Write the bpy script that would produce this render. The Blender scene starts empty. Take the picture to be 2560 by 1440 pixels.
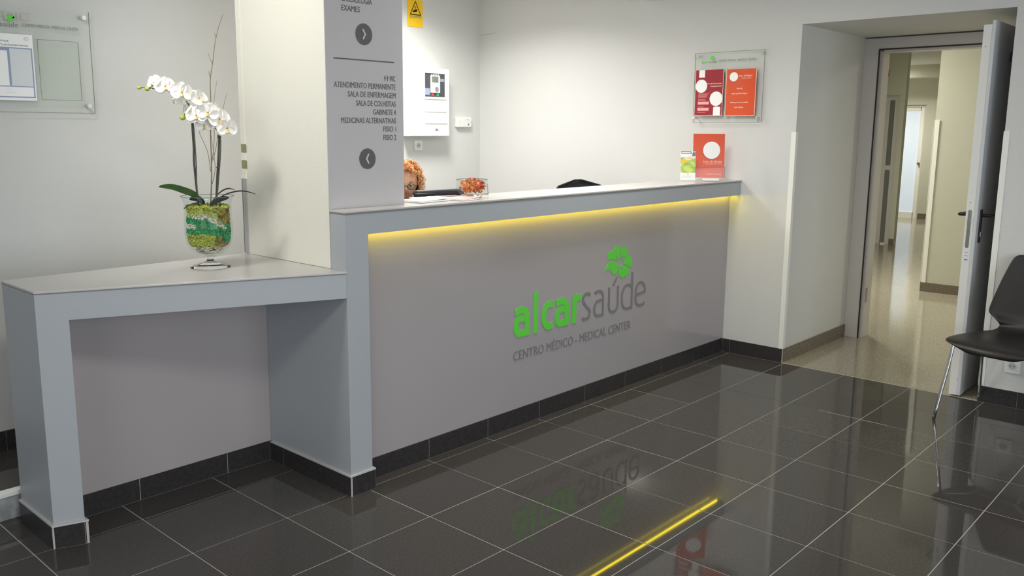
import bpy, bmesh, math, random
from mathutils import Vector, Matrix
random.seed(7)
SC = bpy.context.scene
COL = SC.collection

# ------------------------------------------------------------------ camera
cd = bpy.data.cameras.new('camera'); cam = bpy.data.objects.new('camera', cd); COL.objects.link(cam)
Rr = Vector((0.681518, -0.731778, 0.005831)); Rd = Vector((-0.118644, -0.118351, -0.985858)); Rf = Vector((0.722119, 0.671189, -0.167479))
M = Matrix((Rr, -Rd, -Rf)).transposed().to_4x4(); M.translation = Vector((-2.1938, -2.79745, 1.5236)); cam.matrix_world = M
cd.sensor_width = 36.0; cd.lens = 36.0 * 2157.73 / 2560.0; cd.shift_x = 37.49 / 2560.0; cd.shift_y = -28.32 / 2560.0
cd.clip_start = 0.05; cd.clip_end = 60
SC.camera = cam

# ------------------------------------------------------------------ light
w = bpy.data.worlds.new('world'); SC.world = w; w.use_nodes = True
bg = w.node_tree.nodes['Background']; bg.inputs[0].default_value = (0.75, 0.85, 1.0, 1); bg.inputs[1].default_value = 0.15
SC.view_settings.view_transform = 'Standard'; SC.view_settings.look = 'None'; SC.view_settings.gamma = 1.0
SC.view_settings.use_curve_mapping = False; SC.view_settings.exposure = 0.27
SC.cycles.use_denoising = True; SC.cycles.max_bounces = 10; SC.cycles.diffuse_bounces = 5; SC.cycles.glossy_bounces = 5
SC.cycles.transmission_bounces = 8; SC.cycles.transparent_max_bounces = 12; SC.cycles.caustics_reflective = False; SC.cycles.caustics_refractive = False
SC.cycles.sample_clamp_indirect = 6.0

def area(name, loc, rot, sx, sy, watts, col, spread=180):
    l = bpy.data.lights.new(name, 'AREA'); l.shape = 'RECTANGLE'; l.size = sx; l.size_y = sy; l.energy = watts; l.color = col
    l.spread = math.radians(spread)
    o = bpy.data.objects.new(name, l); o.location = loc; o.rotation_euler = rot; COL.objects.link(o); return o
def spot(name, loc, target, watts, col, ang=100, blend=0.6, r=0.05):
    l = bpy.data.lights.new(name, 'SPOT'); l.energy = watts; l.color = col; l.spot_size = math.radians(ang); l.spot_blend = blend; l.shadow_soft_size = r
    o = bpy.data.objects.new(name, l); o.location = loc
    o.rotation_euler = (Vector(target) - Vector(loc)).to_track_quat('-Z', 'Y').to_euler(); COL.objects.link(o); return o
PI = math.pi
area('entrance_daylight', (-1.0, -6.38, 1.45), (PI/2, 0, 0), 4.6, 2.3, 112, (0.86, 0.93, 1.0))
area('side_fill', (-4.88, -3.0, 1.5), (0, -PI/2, 0), 1.9, 2.8, 40, (0.88, 0.94, 1.0))  # added fill from the left; the wall there has no window
area('lobby_fill_near', (-1.3, -1.6, 2.405), (0, 0, 0), 0.55, 0.55, 15, (1.0, 0.97, 0.9))
area('lobby_fill_far', (1.5, -0.30, 2.405), (0, 0, 0), 0.55, 0.55, 18, (1.0, 0.97, 0.9))  # both lobby lights are unseen, added to brighten the lobby and right wall
area('reception_lamp', (1.95, 1.65, 2.70), (0, 0, 0), 0.45, 0.45, 33, (1.0, 0.985, 0.95), 145)
area('reception_lamp_two', (1.1, 1.25, 2.70), (0, 0, 0), 0.45, 0.45, 7, (1.0, 0.985, 0.95), 130)
spot('column_downlight', (-1.15, 0.25, 2.40), (-0.1, 0.45, 1.75), 62, (1.0, 0.985, 0.93), 110, 0.9, 0.18)
area('corridor_lamp_near', (5.6, -2.4, 2.40), (0, 0, 0), 0.5, 0.5, 13, (1.0, 0.97, 0.88))
area('corridor_lamp_mid', (6.2, 1.0, 2.55), (0, 0, 0), 0.5, 0.5, 60, (1.0, 0.97, 0.87))
area('corridor_lamp_far', (12.9, 2.85, 2.55), (0, 0, 0), 0.4, 0.4, 40, (1.0, 0.97, 0.86))

# ------------------------------------------------------------------ materials
def lin(c):
    return tuple(((v/255.0)/12.92 if v/255.0 <= 0.04045 else (((v/255.0)+0.055)/1.055)**2.4) for v in c)
MATS = {}
def mat(name, rgb=(200,200,200), rough=0.5, metal=0.0, spec=0.5, bump=0.0, bscale=80, var=0.0, vscale=4, trans=0.0, coat=0.0, emit=None, estr=0.0, alpha=1.0, ior=1.45, sss=0.0, vrgb=None, aniso=(1,1,1)):
    m = bpy.data.materials.new(name); m.use_nodes = True; nt = m.node_tree; p = nt.nodes['Principled BSDF']
    c = lin(rgb)
    p.inputs['Base Color'].default_value = (*c, 1); p.inputs['Roughness'].default_value = rough; p.inputs['Metallic'].default_value = metal
    p.inputs['Specular IOR Level'].default_value = spec; p.inputs['Transmission Weight'].default_value = trans; p.inputs['IOR'].default_value = ior
    p.inputs['Coat Weight'].default_value = coat; p.inputs['Coat Roughness'].default_value = 0.03; p.inputs['Alpha'].default_value = alpha
    if sss: p.inputs['Subsurface Weight'].default_value = sss; p.inputs['Subsurface Scale'].default_value = 0.01
    tc = None
    def coords():
        nonlocal tc
        if tc is None:
            t = nt.nodes.new('ShaderNodeTexCoord'); mp = nt.nodes.new('ShaderNodeMapping'); mp.inputs['Scale'].default_value = aniso
            nt.links.new(t.outputs['Object'], mp.inputs['Vector']); tc = mp
        return tc.outputs['Vector']
    if var or vrgb:
        n = nt.nodes.new('ShaderNodeTexNoise'); n.inputs['Scale'].default_value = vscale; n.inputs['Detail'].default_value = 4
        nt.links.new(coords(), n.inputs['Vector'])
        r = nt.nodes.new('ShaderNodeValToRGB')
        c2 = lin(vrgb) if vrgb else tuple(max(0, x*(1-var)) for x in c)
        r.color_ramp.elements[0].color = (*c2, 1); r.color_ramp.elements[1].color = (*c, 1)
        r.color_ramp.elements[0].position = 0.38; r.color_ramp.elements[1].position = 0.62
        nt.links.new(n.outputs['Fac'], r.inputs['Fac']); nt.links.new(r.outputs['Color'], p.inputs['Base Color'])
    if bump:
        n = nt.nodes.new('ShaderNodeTexNoise'); n.inputs['Scale'].default_value = bscale; n.inputs['Detail'].default_value = 5
        nt.links.new(coords(), n.inputs['Vector'])
        b = nt.nodes.new('ShaderNodeBump'); b.inputs['Strength'].default_value = bump; b.inputs['Distance'].default_value = 0.004
        nt.links.new(n.outputs['Fac'], b.inputs['Height']); nt.links.new(b.outputs['Normal'], p.inputs['Normal'])
    if emit: p.inputs['Emission Color'].default_value = (*lin(emit), 1); p.inputs['Emission Strength'].default_value = estr
    MATS[name] = m; return m
def clear(name, tint=(254,255,254), gloss=0.08, rough=0.02, op=0.0, opc=(230,235,232)):
    m = bpy.data.materials.new(name); m.use_nodes = True; nt = m.node_tree; nt.nodes.clear()
    out = nt.nodes.new('ShaderNodeOutputMaterial'); t = nt.nodes.new('ShaderNodeBsdfTransparent'); t.inputs[0].default_value = (*lin(tint), 1)
    g = nt.nodes.new('ShaderNodeBsdfGlossy'); g.inputs['Roughness'].default_value = rough
    lw = nt.nodes.new('ShaderNodeLayerWeight'); lw.inputs[0].default_value = 0.5
    pw = nt.nodes.new('ShaderNodeMath'); pw.operation = 'POWER'; pw.inputs[1].default_value = 4.0; nt.links.new(lw.outputs['Facing'], pw.inputs[0])
    f = nt.nodes.new('ShaderNodeMath'); f.operation = 'MULTIPLY_ADD'; f.inputs[1].default_value = 0.12; f.inputs[2].default_value = 0.012; nt.links.new(pw.outputs[0], f.inputs[0])
    mx = nt.nodes.new('ShaderNodeMixShader'); nt.links.new(f.outputs[0], mx.inputs[0]); nt.links.new(t.outputs[0], mx.inputs[1]); nt.links.new(g.outputs[0], mx.inputs[2])
    d = nt.nodes.new('ShaderNodeBsdfDiffuse'); d.inputs[0].default_value = (*lin(opc), 1)
    m2 = nt.nodes.new('ShaderNodeMixShader'); m2.inputs[0].default_value = op
    nt.links.new(mx.outputs[0], m2.inputs[1]); nt.links.new(d.outputs[0], m2.inputs[2]); nt.links.new(m2.outputs[0], out.inputs[0])
    MATS[name] = m; return m

WALL = mat('wall_paint', (214,214,211), 0.55, spec=0.35, bump=0.35, bscale=220)
WALLW = mat('cream_wall_paint', (198,198,184), 0.45, spec=0.4, bump=0.25, bscale=220)
COLW = mat('white_column_paint', (232,229,217), 0.5, spec=0.35, bump=0.35, bscale=220)
CEIL = mat('ceiling_paint', (225,225,222), 0.8)
TILE = mat('charcoal_tile', (74,71,69), 0.035, spec=0.32, var=0.16, vscale=90)
TILE2 = mat('charcoal_tile_worn', (78,75,72), 0.04, spec=0.32, var=0.18, vscale=90)
GROUT = mat('pale_grout', (190,186,180), 0.6)
SKIRT = mat('skirting_tile', (58,55,56), 0.22, spec=0.5, var=0.2, vscale=60)
GRAN = mat('speckled_granite', (172,166,148), 0.10, spec=0.6, vrgb=(140,132,116), vscale=90)
GRANB = mat('brown_granite', (124,114,100), 0.2, spec=0.5, vrgb=(100,91,80), vscale=120)
LACQ = mat('grey_lacquer', (172,176,180), 0.42, spec=0.4, bump=0.06, bscale=300)
TOPM = mat('pale_grey_worktop', (196,193,190), 0.22, spec=0.5, bump=0.04, bscale=300)
EDGE = mat('worktop_edge', (128,126,124), 0.4)
PANEL = mat('glossy_mauve_panel', (172,166,168), 0.15, spec=0.55, coat=0.12, bump=0.01, bscale=500)
NICHE = mat('mauve_niche_panel', (176,168,168), 0.25, spec=0.5)
LEDGE = mat('light_ledge', (196,196,194), 0.5)
SIGN = mat('grey_sign_board', (190,187,188), 0.5, spec=0.4, bump=0.1, bscale=300)
INK = mat('dark_grey_vinyl', (92,91,92), 0.6)
INKL = mat('grey_logo_vinyl', (132,130,130), 0.55)
GREEN = mat('green_logo_vinyl', (104,222,76), 0.5)
SIGNL = mat('pale_arrow', (200,198,196), 0.5)
WHITE = mat('white_plastic', (236,236,230), 0.35)
WTRIM = mat('white_corner_trim', (240,240,234), 0.4)
GTRIM = mat('grey_corner_trim', (176,176,174), 0.4)
OLIVE = mat('olive_tab', (140,140,100), 0.4)
DOORW = mat('white_door_lacquer', (226,226,222), 0.35)
DOORG = mat('door_face_lacquer', (205,207,210), 0.3)
FRAME = mat('grey_door_frame', (204,200,197), 0.35)
SEAL = mat('dark_rubber_seal', (40,38,38), 0.6)
STEEL = mat('brushed_steel', (186,186,182), 0.3, metal=1.0)
CHROME = mat('chrome', (225,228,232), 0.08, metal=1.0)
BLKM = mat('dark_bronze_handle', (48,44,42), 0.35, metal=0.4)
BLACKL = mat('black_leatherette', (38,34,33), 0.42, spec=0.5, bump=0.12, bscale=260)
BLACKP = mat('black_plastic', (26,27,29), 0.35)
GREYP = mat('dark_grey_plastic', (74,77,82), 0.4)
LED = mat('yellow_led', (255,235,40), 0.5, emit=(250,225,20), estr=16.0)
PLEXI = clear('clear_acrylic', (254,255,254), op=0.0)
PLEXE = clear('acrylic_edge', (190,200,195), op=0.3, opc=(190,196,192))
GLASS = mat('vase_glass', (255,255,255), 0.0, trans=1.0, ior=1.18, spec=0.5)
GLASSC = clear('thin_vase_glass', (251,253,252), op=0.01)
RED = mat('crimson_poster', (158,42,52), 0.3)
ORANGE = mat('orange_poster', (222,80,34), 0.25, coat=0.3)
PAPER = mat('white_paper', (250,250,248), 0.5)
PINK = mat('pink_print', (244,176,176), 0.5)
PEACH = mat('peach_print', (255,222,205), 0.5)
GHOST = mat('pale_ghost_lettering', (204,198,192), 0.6)
YEL = mat('yellow_sign', (250,200,30), 0.4)
BLK = mat('black_print', (40,34,26), 0.5)
BLUEP = mat('blue_grey_print', (150,163,192), 0.5)
GREYT = mat('grey_print', (120,124,128), 0.5)
PALEP = mat('pale_print_block', (222,225,228), 0.5)
LIME = mat('lime_print', (206,226,110), 0.4, vrgb=(160,184,90), vscale=30)
FLOWERP = mat('white_petal', (248,244,236), 0.5, sss=0.15)
LIP = mat('yellow_lip', (222,200,130), 0.5)
LIPD = mat('brown_throat', (176,130,80), 0.5)
BUD = mat('green_bud', (176,190,84), 0.5)
STEM = mat('olive_stem', (78,82,62), 0.55)
STAKE = mat('dark_support_cane', (60,58,58), 0.5)
TWIG = mat('dry_twig', (112,100,62), 0.7)
LEAFM = mat('glossy_green_leaf', (50,86,42), 0.3, vrgb=(84,128,52), vscale=9)
LEAFD = mat('dark_leaf', (44,50,42), 0.4)
MOSSY = mat('yellow_green_moss', (210,212,96), 0.9, vrgb=(176,184,72), vscale=60)
MOSSG = mat('emerald_moss', (60,190,122), 0.9, vrgb=(40,150,96), vscale=60)
MOSSW = mat('white_lichen', (240,236,228), 0.9, vrgb=(210,204,192), vscale=80)
MOSSO = mat('ochre_moss', (204,172,90), 0.9, vrgb=(130,110,50), vscale=60)
STONE = mat('cream_pebble', (236,226,208), 0.6, vrgb=(180,166,150), vscale=30)
POT1 = mat('orange_petal', (252,150,70), 0.6, vrgb=(216,96,48), vscale=60)
POT2 = mat('straw_petal', (240,186,110), 0.6)
POT3 = mat('crimson_petal', (164,46,60), 0.6)
SKIN = mat('skin', (212,164,136), 0.5, sss=0.1)
HAIR = mat('auburn_blonde_hair', (200,140,76), 0.5, vrgb=(226,190,140), vscale=40)
HAIRD = mat('auburn_hair_base', (176,112,58), 0.6)
CLOTH = mat('navy_knit', (52,56,70), 0.8)
LIPS = mat('lips', (176,92,84), 0.5)
EYEW = mat('eye_white', (235,232,226), 0.3)
EYED = mat('eye_iris', (70,52,38), 0.3)
LENS = clear('spectacle_lens', (225,232,226))
MARB = mat('mottled_white_marble', (206,206,204), 0.4, vrgb=(140,142,144), vscale=9)
SKYG = mat('frosted_daylit_pane', (205,214,224), 0.3, emit=(190,204,222), estr=0.38)
GREYG = mat('grey_glass', (120,122,118), 0.15)
LCD = mat('lcd_screen', (118,124,112), 0.2)
RBTN = mat('red_button', (200,60,60), 0.4)
GBTN = mat('green_button', (60,150,110), 0.4)
EM_LAMP = mat('lamp_diffuser', (255,255,250), 0.5, emit=(255,250,235), estr=4.0)
RDET = mat('red_detector', (190,60,40), 0.4)

# ------------------------------------------------------------------ helpers
def T(name, loc, label, cat, group=None, rz=0.0):
    o = bpy.data.objects.new(name, None); o.empty_display_size = 0.05; o.location = loc; o.rotation_euler = (0, 0, rz); COL.objects.link(o)
    tag(o, label, cat, group); return o
def tag(o, label=None, cat=None, group=None, kind=None):
    if label: o['label'] = label
    if cat: o['category'] = cat
    if group: o['group'] = group
    if kind: o['kind'] = kind
    return o
def link(name, me, m, parent=None, world=True, smooth=False):
    if isinstance(m, (list, tuple)):
        for x in m: me.materials.append(x)
    else: me.materials.append(m)
    if smooth:
        for p in me.polygons: p.use_smooth = True
    o = bpy.data.objects.new(name, me); COL.objects.link(o)
    if parent is not None:
        o.parent = parent
        if world:
            pm = PM(parent); o.matrix_parent_inverse = pm.inverted()
    return o
def PM(o):
    m = Matrix.LocRotScale(o.location, o.rotation_euler, o.scale)
    if o.parent: m = PM(o.parent) @ o.matrix_parent_inverse @ m
    return m
def bm_obj(name, bm, m, parent=None, smooth=False, world=True):
    me = bpy.data.meshes.new(name); bmesh.ops.recalc_face_normals(bm, faces=bm.faces); bm.to_mesh(me); bm.free()
    return link(name, me, m, parent, world, smooth)
def box_bm(bm, x0, x1, y0, y1, z0, z1, mi=0):
    v = [bm.verts.new((x, y, z)) for x in (x0, x1) for y in (y0, y1) for z in (z0, z1)]
    for f in ((0,1,3,2),(4,6,7,5),(0,4,5,1),(2,3,7,6),(0,2,6,4),(1,5,7,3)):
        fc = bm.faces.new([v[i] for i in f]); fc.material_index = mi
def box(name, x0, x1, y0, y1, z0, z1, m, parent=None, bevel=0.0):
    bm = bmesh.new(); box_bm(bm, x0, x1, y0, y1, z0, z1)
    if bevel: bmesh.ops.bevel(bm, geom=bm.edges[:], offset=bevel, segments=2, affect='EDGES', profile=0.5)
    return bm_obj(name, bm, m, parent)
def boxes(name, L, m, parent=None):
    bm = bmesh.new()
    for b in L: box_bm(bm, *b)
    return bm_obj(name, bm, m, parent)
def prism(name, pts, z0, z1, m, parent=None, bevel=0.0):
    bm = bmesh.new(); a = [bm.verts.new((x, y, z0)) for x, y in pts]; b = [bm.verts.new((x, y, z1)) for x, y in pts]
    bm.faces.new(a[::-1]); bm.faces.new(b); n = len(pts)
    for i in range(n): bm.faces.new((a[i], a[(i+1)%n], b[(i+1)%n], b[i]))
    if bevel: bmesh.ops.bevel(bm, geom=bm.edges[:], offset=bevel, segments=2, affect='EDGES', profile=0.5)
    return bm_obj(name, bm, m, parent)
def lathe_bm(bm, prof, c=(0,0,0), seg=40, close=False):
    rings = []
    for r, z in prof:
        rings.append([bm.verts.new((c[0]+max(r,1e-5)*math.cos(2*PI*i/seg), c[1]+max(r,1e-5)*math.sin(2*PI*i/seg), c[2]+z)) for i in range(seg)])
    for a, b in zip(rings, rings[1:]):
        for i in range(seg): bm.faces.new((a[i], a[(i+1)%seg], b[(i+1)%seg], b[i]))
    return rings
def lathe(name, prof, c, m, parent=None, seg=40):
    bm = bmesh.new(); lathe_bm(bm, prof, c, seg); bmesh.ops.remove_doubles(bm, verts=bm.verts, dist=2e-5)
    return bm_obj(name, bm, m, parent, smooth=True)
def smooth_path(pts, n=6):
    P = [Vector(p) for p in pts]
    if len(P) < 3: return P
    out = []
    for i in range(len(P)-1):
        p0 = P[max(i-1,0)]; p1 = P[i]; p2 = P[i+1]; p3 = P[min(i+2,len(P)-1)]
        for k in range(n):
            t = k/n
            out.append(0.5*((2*p1)+(-p0+p2)*t+(2*p0-5*p1+4*p2-p3)*t*t+(-p0+3*p1-3*p2+p3)*t**3))
    out.append(P[-1]); return out
def tube_bm(bm, pts, r, seg=8, smooth=0, r1=None):
    P = smooth_path(pts, smooth) if smooth else [Vector(p) for p in pts]
    prev = None; rings = []; nrm = None
    for i, p in enumerate(P):
        d = (P[min(i+1,len(P)-1)] - P[max(i-1,0)]).normalized()
        if nrm is None: nrm = d.orthogonal().normalized()
        nrm = (nrm - d*nrm.dot(d)).normalized(); b = d.cross(nrm)
        rr = r if r1 is None else r + (r1-r)*i/(len(P)-1)
        rings.append([bm.verts.new(p + rr*(math.cos(2*PI*k/seg)*nrm + math.sin(2*PI*k/seg)*b)) for k in range(seg)])
    for a, b in zip(rings, rings[1:]):
        for k in range(seg): bm.faces.new((a[k], a[(k+1)%seg], b[(k+1)%seg], b[k]))
    bm.faces.new(rings[0][::-1]); bm.faces.new(rings[-1])
def tube(name, pts, r, m, parent=None, seg=8, smooth=0, r1=None):
    bm = bmesh.new(); tube_bm(bm, pts, r, seg, smooth, r1); return bm_obj(name, bm, m, parent, smooth=True)
def frame_of(right, up): # plane frame: local x = right, y = up, z = out (towards viewer)
    r = Vector(right).normalized(); u = Vector(up).normalized(); n = r.cross(u)
    return r, u, n
RIB = [0]
def flat(name, polys, org, right, up, m, parent=None, th=0.0015, off=0.0):
    """flat polygons given in plane coordinates, raised th off the plane"""
    r, u, n = frame_of(right, up); o = Vector(org); bm = bmesh.new()
    for pts in polys:
        try: bm.faces.new([bm.verts.new(o + r*p[0] + u*p[1] + n*(off+th+(p[2] if len(p) > 2 else 0))) for p in pts])
        except ValueError: pass
    bmesh.ops.remove_doubles(bm, verts=bm.verts, dist=1e-6)
    for f in bm.faces:
        f.normal_update()
        if f.normal.dot(n) < 0: f.normal_flip()
    res = bmesh.ops.extrude_face_region(bm, geom=bm.faces[:], use_keep_orig=True)
    for v in [g for g in res['geom'] if isinstance(g, bmesh.types.BMVert)]: v.co -= n*th
    return bm_obj(name, bm, m, parent)
def circ(cx, cy, r, n=32, ry=None): return [(cx + r*math.cos(2*PI*i/n), cy + (ry or r)*math.sin(2*PI*i/n)) for i in range(n)]
def rect(x0, x1, y0, y1): return [(x0,y0),(x1,y0),(x1,y1),(x0,y1)]
def text(s, org, right, up, h, m, parent, width=None, align='L', sx=0.72, th=0.001, bold=0.0, name='lettering', shear=0.0):
    """one line of lettering; h = cap height; org = baseline start (or end for align R)"""
    cu = bpy.data.curves.new(name, 'FONT'); cu.body = s; cu.size = 1.0; cu.offset = bold; cu.shear = shear; cu.resolution_u = 3
    tmp = bpy.data.objects.new('tmp_text', cu); COL.objects.link(tmp)
    dg = bpy.context.evaluated_depsgraph_get(); me = bpy.data.meshes.new_from_object(tmp.evaluated_get(dg)); bpy.data.objects.remove(tmp)
    xs = [v.co.x for v in me.vertices]; x0, x1 = min(xs), max(xs)
    k = h/0.70
    kx = k*sx if width is None else width/(x1-x0)
    r, u, n = frame_of(right, up); o = Vector(org)
    base = -x1*kx if align == 'R' else (-(x0+x1)/2*kx if align == 'C' else -x0*kx)
    bm = bmesh.new(); bm.from_mesh(me); bpy.data.meshes.remove(me)
    for v in bm.verts: v.co = o + r*(base + v.co.x*kx) + u*(v.co.y*k) + n*th
    res = bmesh.ops.extrude_face_region(bm, geom=bm.faces[:])
    for v in [g for g in res['geom'] if isinstance(g, bmesh.types.BMVert)]: v.co -= n*th*0.98
    return bm_obj(name, bm, m, parent)
def ribbon(pts, wd):
    P = [Vector((p[0], p[1])) for p in pts]; polys = []; L = []; R = []
    for i, p in enumerate(P):
        d = None
        if 0 < i < len(P)-1:
            a = (P[i]-P[i-1]).normalized(); b = (P[i+1]-P[i]).normalized(); d = (a+b).normalized(); c = max(0.5, d.dot(a)); k = 1/c
        else:
            d = (P[min(i+1,len(P)-1)]-P[max(i-1,0)]).normalized(); k = 1
        nn = Vector((-d.y, d.x))*wd/2*k; L.append(p+nn); R.append(p-nn)
    RIB[0] = (RIB[0]+1) % 4; dz = RIB[0]*0.00015
    t3 = lambda v: (v.x, v.y, dz)
    closed = (P[0]-P[-1]).length < 1e-6
    if closed: L[-1] = L[0]; R[-1] = R[0]
    for i in range(len(P)-1): polys.append([t3(L[i]), t3(R[i]), t3(R[i+1]), t3(L[i+1])])
    return polys
def arc(cx, cy, rx, ry, a0, a1, n=14):
    return [(cx+rx*math.cos(math.radians(a0+(a1-a0)*i/n)), cy+ry*math.sin(math.radians(a0+(a1-a0)*i/n))) for i in range(n+1)]
def S(o, label=None): tag(o, label, None, None, 'structure'); return o
UP = (0,0,1); RX = (1,0,0); RY = (0,-1,0)   # right directions on the y = const wall and the x = const wall

# ------------------------------------------------------------------ setting: floor
XW = 3.213
floor = S(box('floor', -5.0, XW, -6.6, 0.80, -0.06, -0.0011, GROUT))
tm = []
for i in range(2):
    bm = bmesh.new(); g = 0.0019; box_bm(bm, g, 0.4-g, g, 0.4-g, -0.012, 0.0)
    bmesh.ops.bevel(bm, geom=[e for e in bm.edges if all(v.co.z > -0.001 for v in e.verts)], offset=0.0004, segments=1, affect='EDGES')
    me = bpy.data.meshes.new('tile'); bmesh.ops.recalc_face_normals(bm, faces=bm.faces); bm.to_mesh(me); bm.free(); me.materials.append([TILE, TILE2][i]); tm.append(me)
rest = []
for i in range(-13, 9):
    for j in range(-17, 2):
        x, y = i*0.4, j*0.4
        if x < -5.0 + 0.01 or x > XW - 0.05: continue
        near = x >= -3.25 and -4.45 <= y
        if near:
            if x + 0.4 > XW:   # cut tile at the wall
                o = box('tile', x+0.0019, XW-0.0005, y+0.0019, y+0.3981, -0.012, 0.0, TILE, floor)
            else:
                o = bpy.data.objects.new('tile', tm[random.random() < 0.3]); COL.objects.link(o); o.parent = floor; o.location = (x, y, 0)
                o.rotation_euler = (random.uniform(-0.0009, 0.0009), random.uniform(-0.0009, 0.0009), 0)
        else: rest.append((x+0.0019, min(x+0.3981, XW), y+0.0019, y+0.3981, -0.012, 0.0))
tag(boxes('tile_field', rest, TILE, floor), kind='stuff')
# raised reception floor with a white nosing
plat = S(box('floor_platform', -5.0, XW, 0.795, 2.44, -0.06, 0.105, TILE)); plat['label'] = 'raised dark tiled floor behind the reception counter'
tp = []
for i in range(-8, 8):
    for j in range(4): pass
box('tile', -5.0, -1.6, 0.80, 1.27, 0.105, 0.110, TILE, plat); box('tile', -1.597, -1.2, 0.80, 1.27, 0.105, 0.110, TILE, plat); box('tile', -1.197, -0.8, 0.80, 1.27, 0.105, 0.110, TILE, plat)
box('nosing', -5.0, -0.15, 0.772, 0.812, 0.094, 0.113, WTRIM, plat, 0.002)
box('riser', -5.0, -0.15, 0.779, 0.797, 0.0, 0.094, MARB, plat)
S(box('floor_corridor', XW, 15.0, -4.2, 3.4, -0.06, 0.0015, GRAN))

# ------------------------------------------------------------------ setting: walls
Y1, Y2 = -0.378, -1.565     # doorway jambs
ZC = 2.43                   # lobby ceiling
wr = S(boxes('wall_right', [(XW, 4.33, Y1, 2.6, 0.0, 2.9), (XW, 4.33, -6.6, Y2, 0.0, 2.9), (XW, 4.33, Y2, Y1, 2.19, 2.9)], WALL))
S(box('wall_back', 0.6, XW, 2.44, 2.6, 0.0, 2.9, WALL))
S(box('wall_left', -5.0, 0.6, 1.28, 2.6, 0.0, 2.9, WALL))
S(box('wall_far_left', -5.15, -5.0, -6.6, 2.6, 0.0, 2.9, WALL))
wf = S(boxes('wall_front', [(-5.0, -3.4, -6.6, -6.5, 0, 2.9), (1.4, XW, -6.6, -6.5, 0, 2.9), (-3.4, 1.4, -6.6, -6.5, 2.65, 2.9)], WALL))
S(boxes('ceiling', [(-5.15, XW, -6.6, 0.745, ZC, 2.9)], CEIL))
S(boxes('ceiling_reception', [(-5.15, XW, 0.745, 2.6, 2.78, 2.9)], CEIL))
# fine plaster crack on the right wall near the corner
bm = bmesh.new(); tube_bm(bm, [(XW-0.0005, 2.43, 2.311), (XW-0.0005, 2.36, 2.312), (XW-0.0005, 2.30, 2.317), (XW-0.0005, 2.255, 2.318)], 0.0012, 5)
tag(bm_obj('crack', bm, EDGE, wr), 'fine plaster crack near the corner')
# corner guards
g1 = S(boxes('trim_1', [(XW-0.004, XW, Y1, Y1+0.028, 0.093, 1.522), (XW-0.004, XW+0.028, Y1-0.004, Y1, 0.093, 1.522)], WTRIM)); g1['label'] = 'white corner guard on the left edge of the doorway recess'
g2 = S(boxes('trim_2', [(XW-0.004, XW, Y2-0.026, Y2, 0.093, 1.534), (XW-0.004, XW+0.028, Y2, Y2+0.004, 0.093, 1.534)], WTRIM)); g2['label'] = 'white corner guard on the right edge of the doorway recess'
# baseboards made of cut tiles
def skirt(name, a, b, z0, z1, th, m, out, first=0.4, label=None, parent=None, step=0.4):
    """tiles along a->b (2D), raised by th towards out"""
    A = Vector(a); B = Vector(b); d = (B-A); L = d.length; d.normalize(); o = Vector(out)
    root = parent
    if root is None:
        root = S(prism(name, [A, B, B+o*(th-0.002), A+o*(th-0.002)], z0, z1-0.001, GROUT))
        if label: root['label'] = label
    t = 0; nx = first
    while t < L-1e-6:
        e = min(nx, L); p = A+d*(t+0.001); q = A+d*(e-0.001)
        if e-t > 0.004: prism('skirting_tile' if parent else 'tile', [p, q, q+o*th, p+o*th], z0, z1, m, root)
        t = e; nx += step
    return root
skirt('baseboard_right', (XW, 0.055), (XW, Y1-0.004), 0.0, 0.093, 0.010, SKIRT, (-1,0), 0.055)
skirt('baseboard_right_of_door', (XW, Y2), (XW, -6.5), 0.0, 0.092, 0.010, SKIRT, (-1,0), 0.2)
skirt('baseboard_recess', (XW-0.004, Y1), (4.29, Y1), 0.0, 0.092, 0.009, GRANB, (0,-1), 0.98, step=0.5)
skirt('baseboard_left', (-5.0, 1.28), (0.3, 1.28), 0.110, 0.200, 0.010, SKIRT, (0,-1), 0.4)

# ------------------------------------------------------------------ entrance glazing behind the camera
win = S(boxes('window_1', [(-3.4, -3.32, -6.56, -6.5, 0, 2.65), (1.32, 1.4, -6.56, -6.5, 0, 2.65), (-3.32, 1.32, -6.56, -6.5, 2.57, 2.65), (-3.32, 1.32, -6.56, -6.5, 0, 0.08), (-1.84, -1.76, -6.56, -6.5, 0.08, 2.57), (-0.24, -0.16, -6.56, -6.5, 0.08, 2.57)], FRAME))
for a, b in ((-3.32, -1.84), (-1.76, -0.24), (-0.16, 1.32)): box('pane', a, b, -6.54, -6.53, 0.08, 2.57, PLEXI, win)

# ceiling lamps (fittings around the lights; the lobby pair is added, out of view)
for (x, y, z, s, lab) in ((-1.3, -1.6, ZC, 0.6, 'added square recessed ceiling lamp over the lobby nearest the entrance, out of view'), (1.5, -0.30, ZC, 0.6, 'added square recessed ceiling lamp over the lobby nearest the doorway, out of view'), (1.95, 1.65, 2.78, 0.5, 'square ceiling lamp over the right end of the reception'), (1.1, 1.25, 2.78, 0.5, 'square ceiling lamp over the middle of the reception')):
    t = T('ceiling_lamp', (x, y, z), lab, 'ceiling lamp'); h = s/2
    boxes('frame', [(x-h, x+h, y-h, y-h+0.02, z-0.022, z), (x-h, x+h, y+h-0.02, y+h, z-0.022, z), (x-h, x-h+0.02, y-h+0.02, y+h-0.02, z-0.022, z), (x+h-0.02, x+h, y-h+0.02, y+h-0.02, z-0.022, z)], WHITE, t)
    box('diffuser', x-h+0.02, x+h-0.02, y-h+0.02, y+h-0.02, z-0.012, z-0.004, EM_LAMP, t)
t = T('downlight', (-1.15, 0.25, ZC), 'round recessed downlight shining on the white column', 'ceiling lamp')
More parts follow.
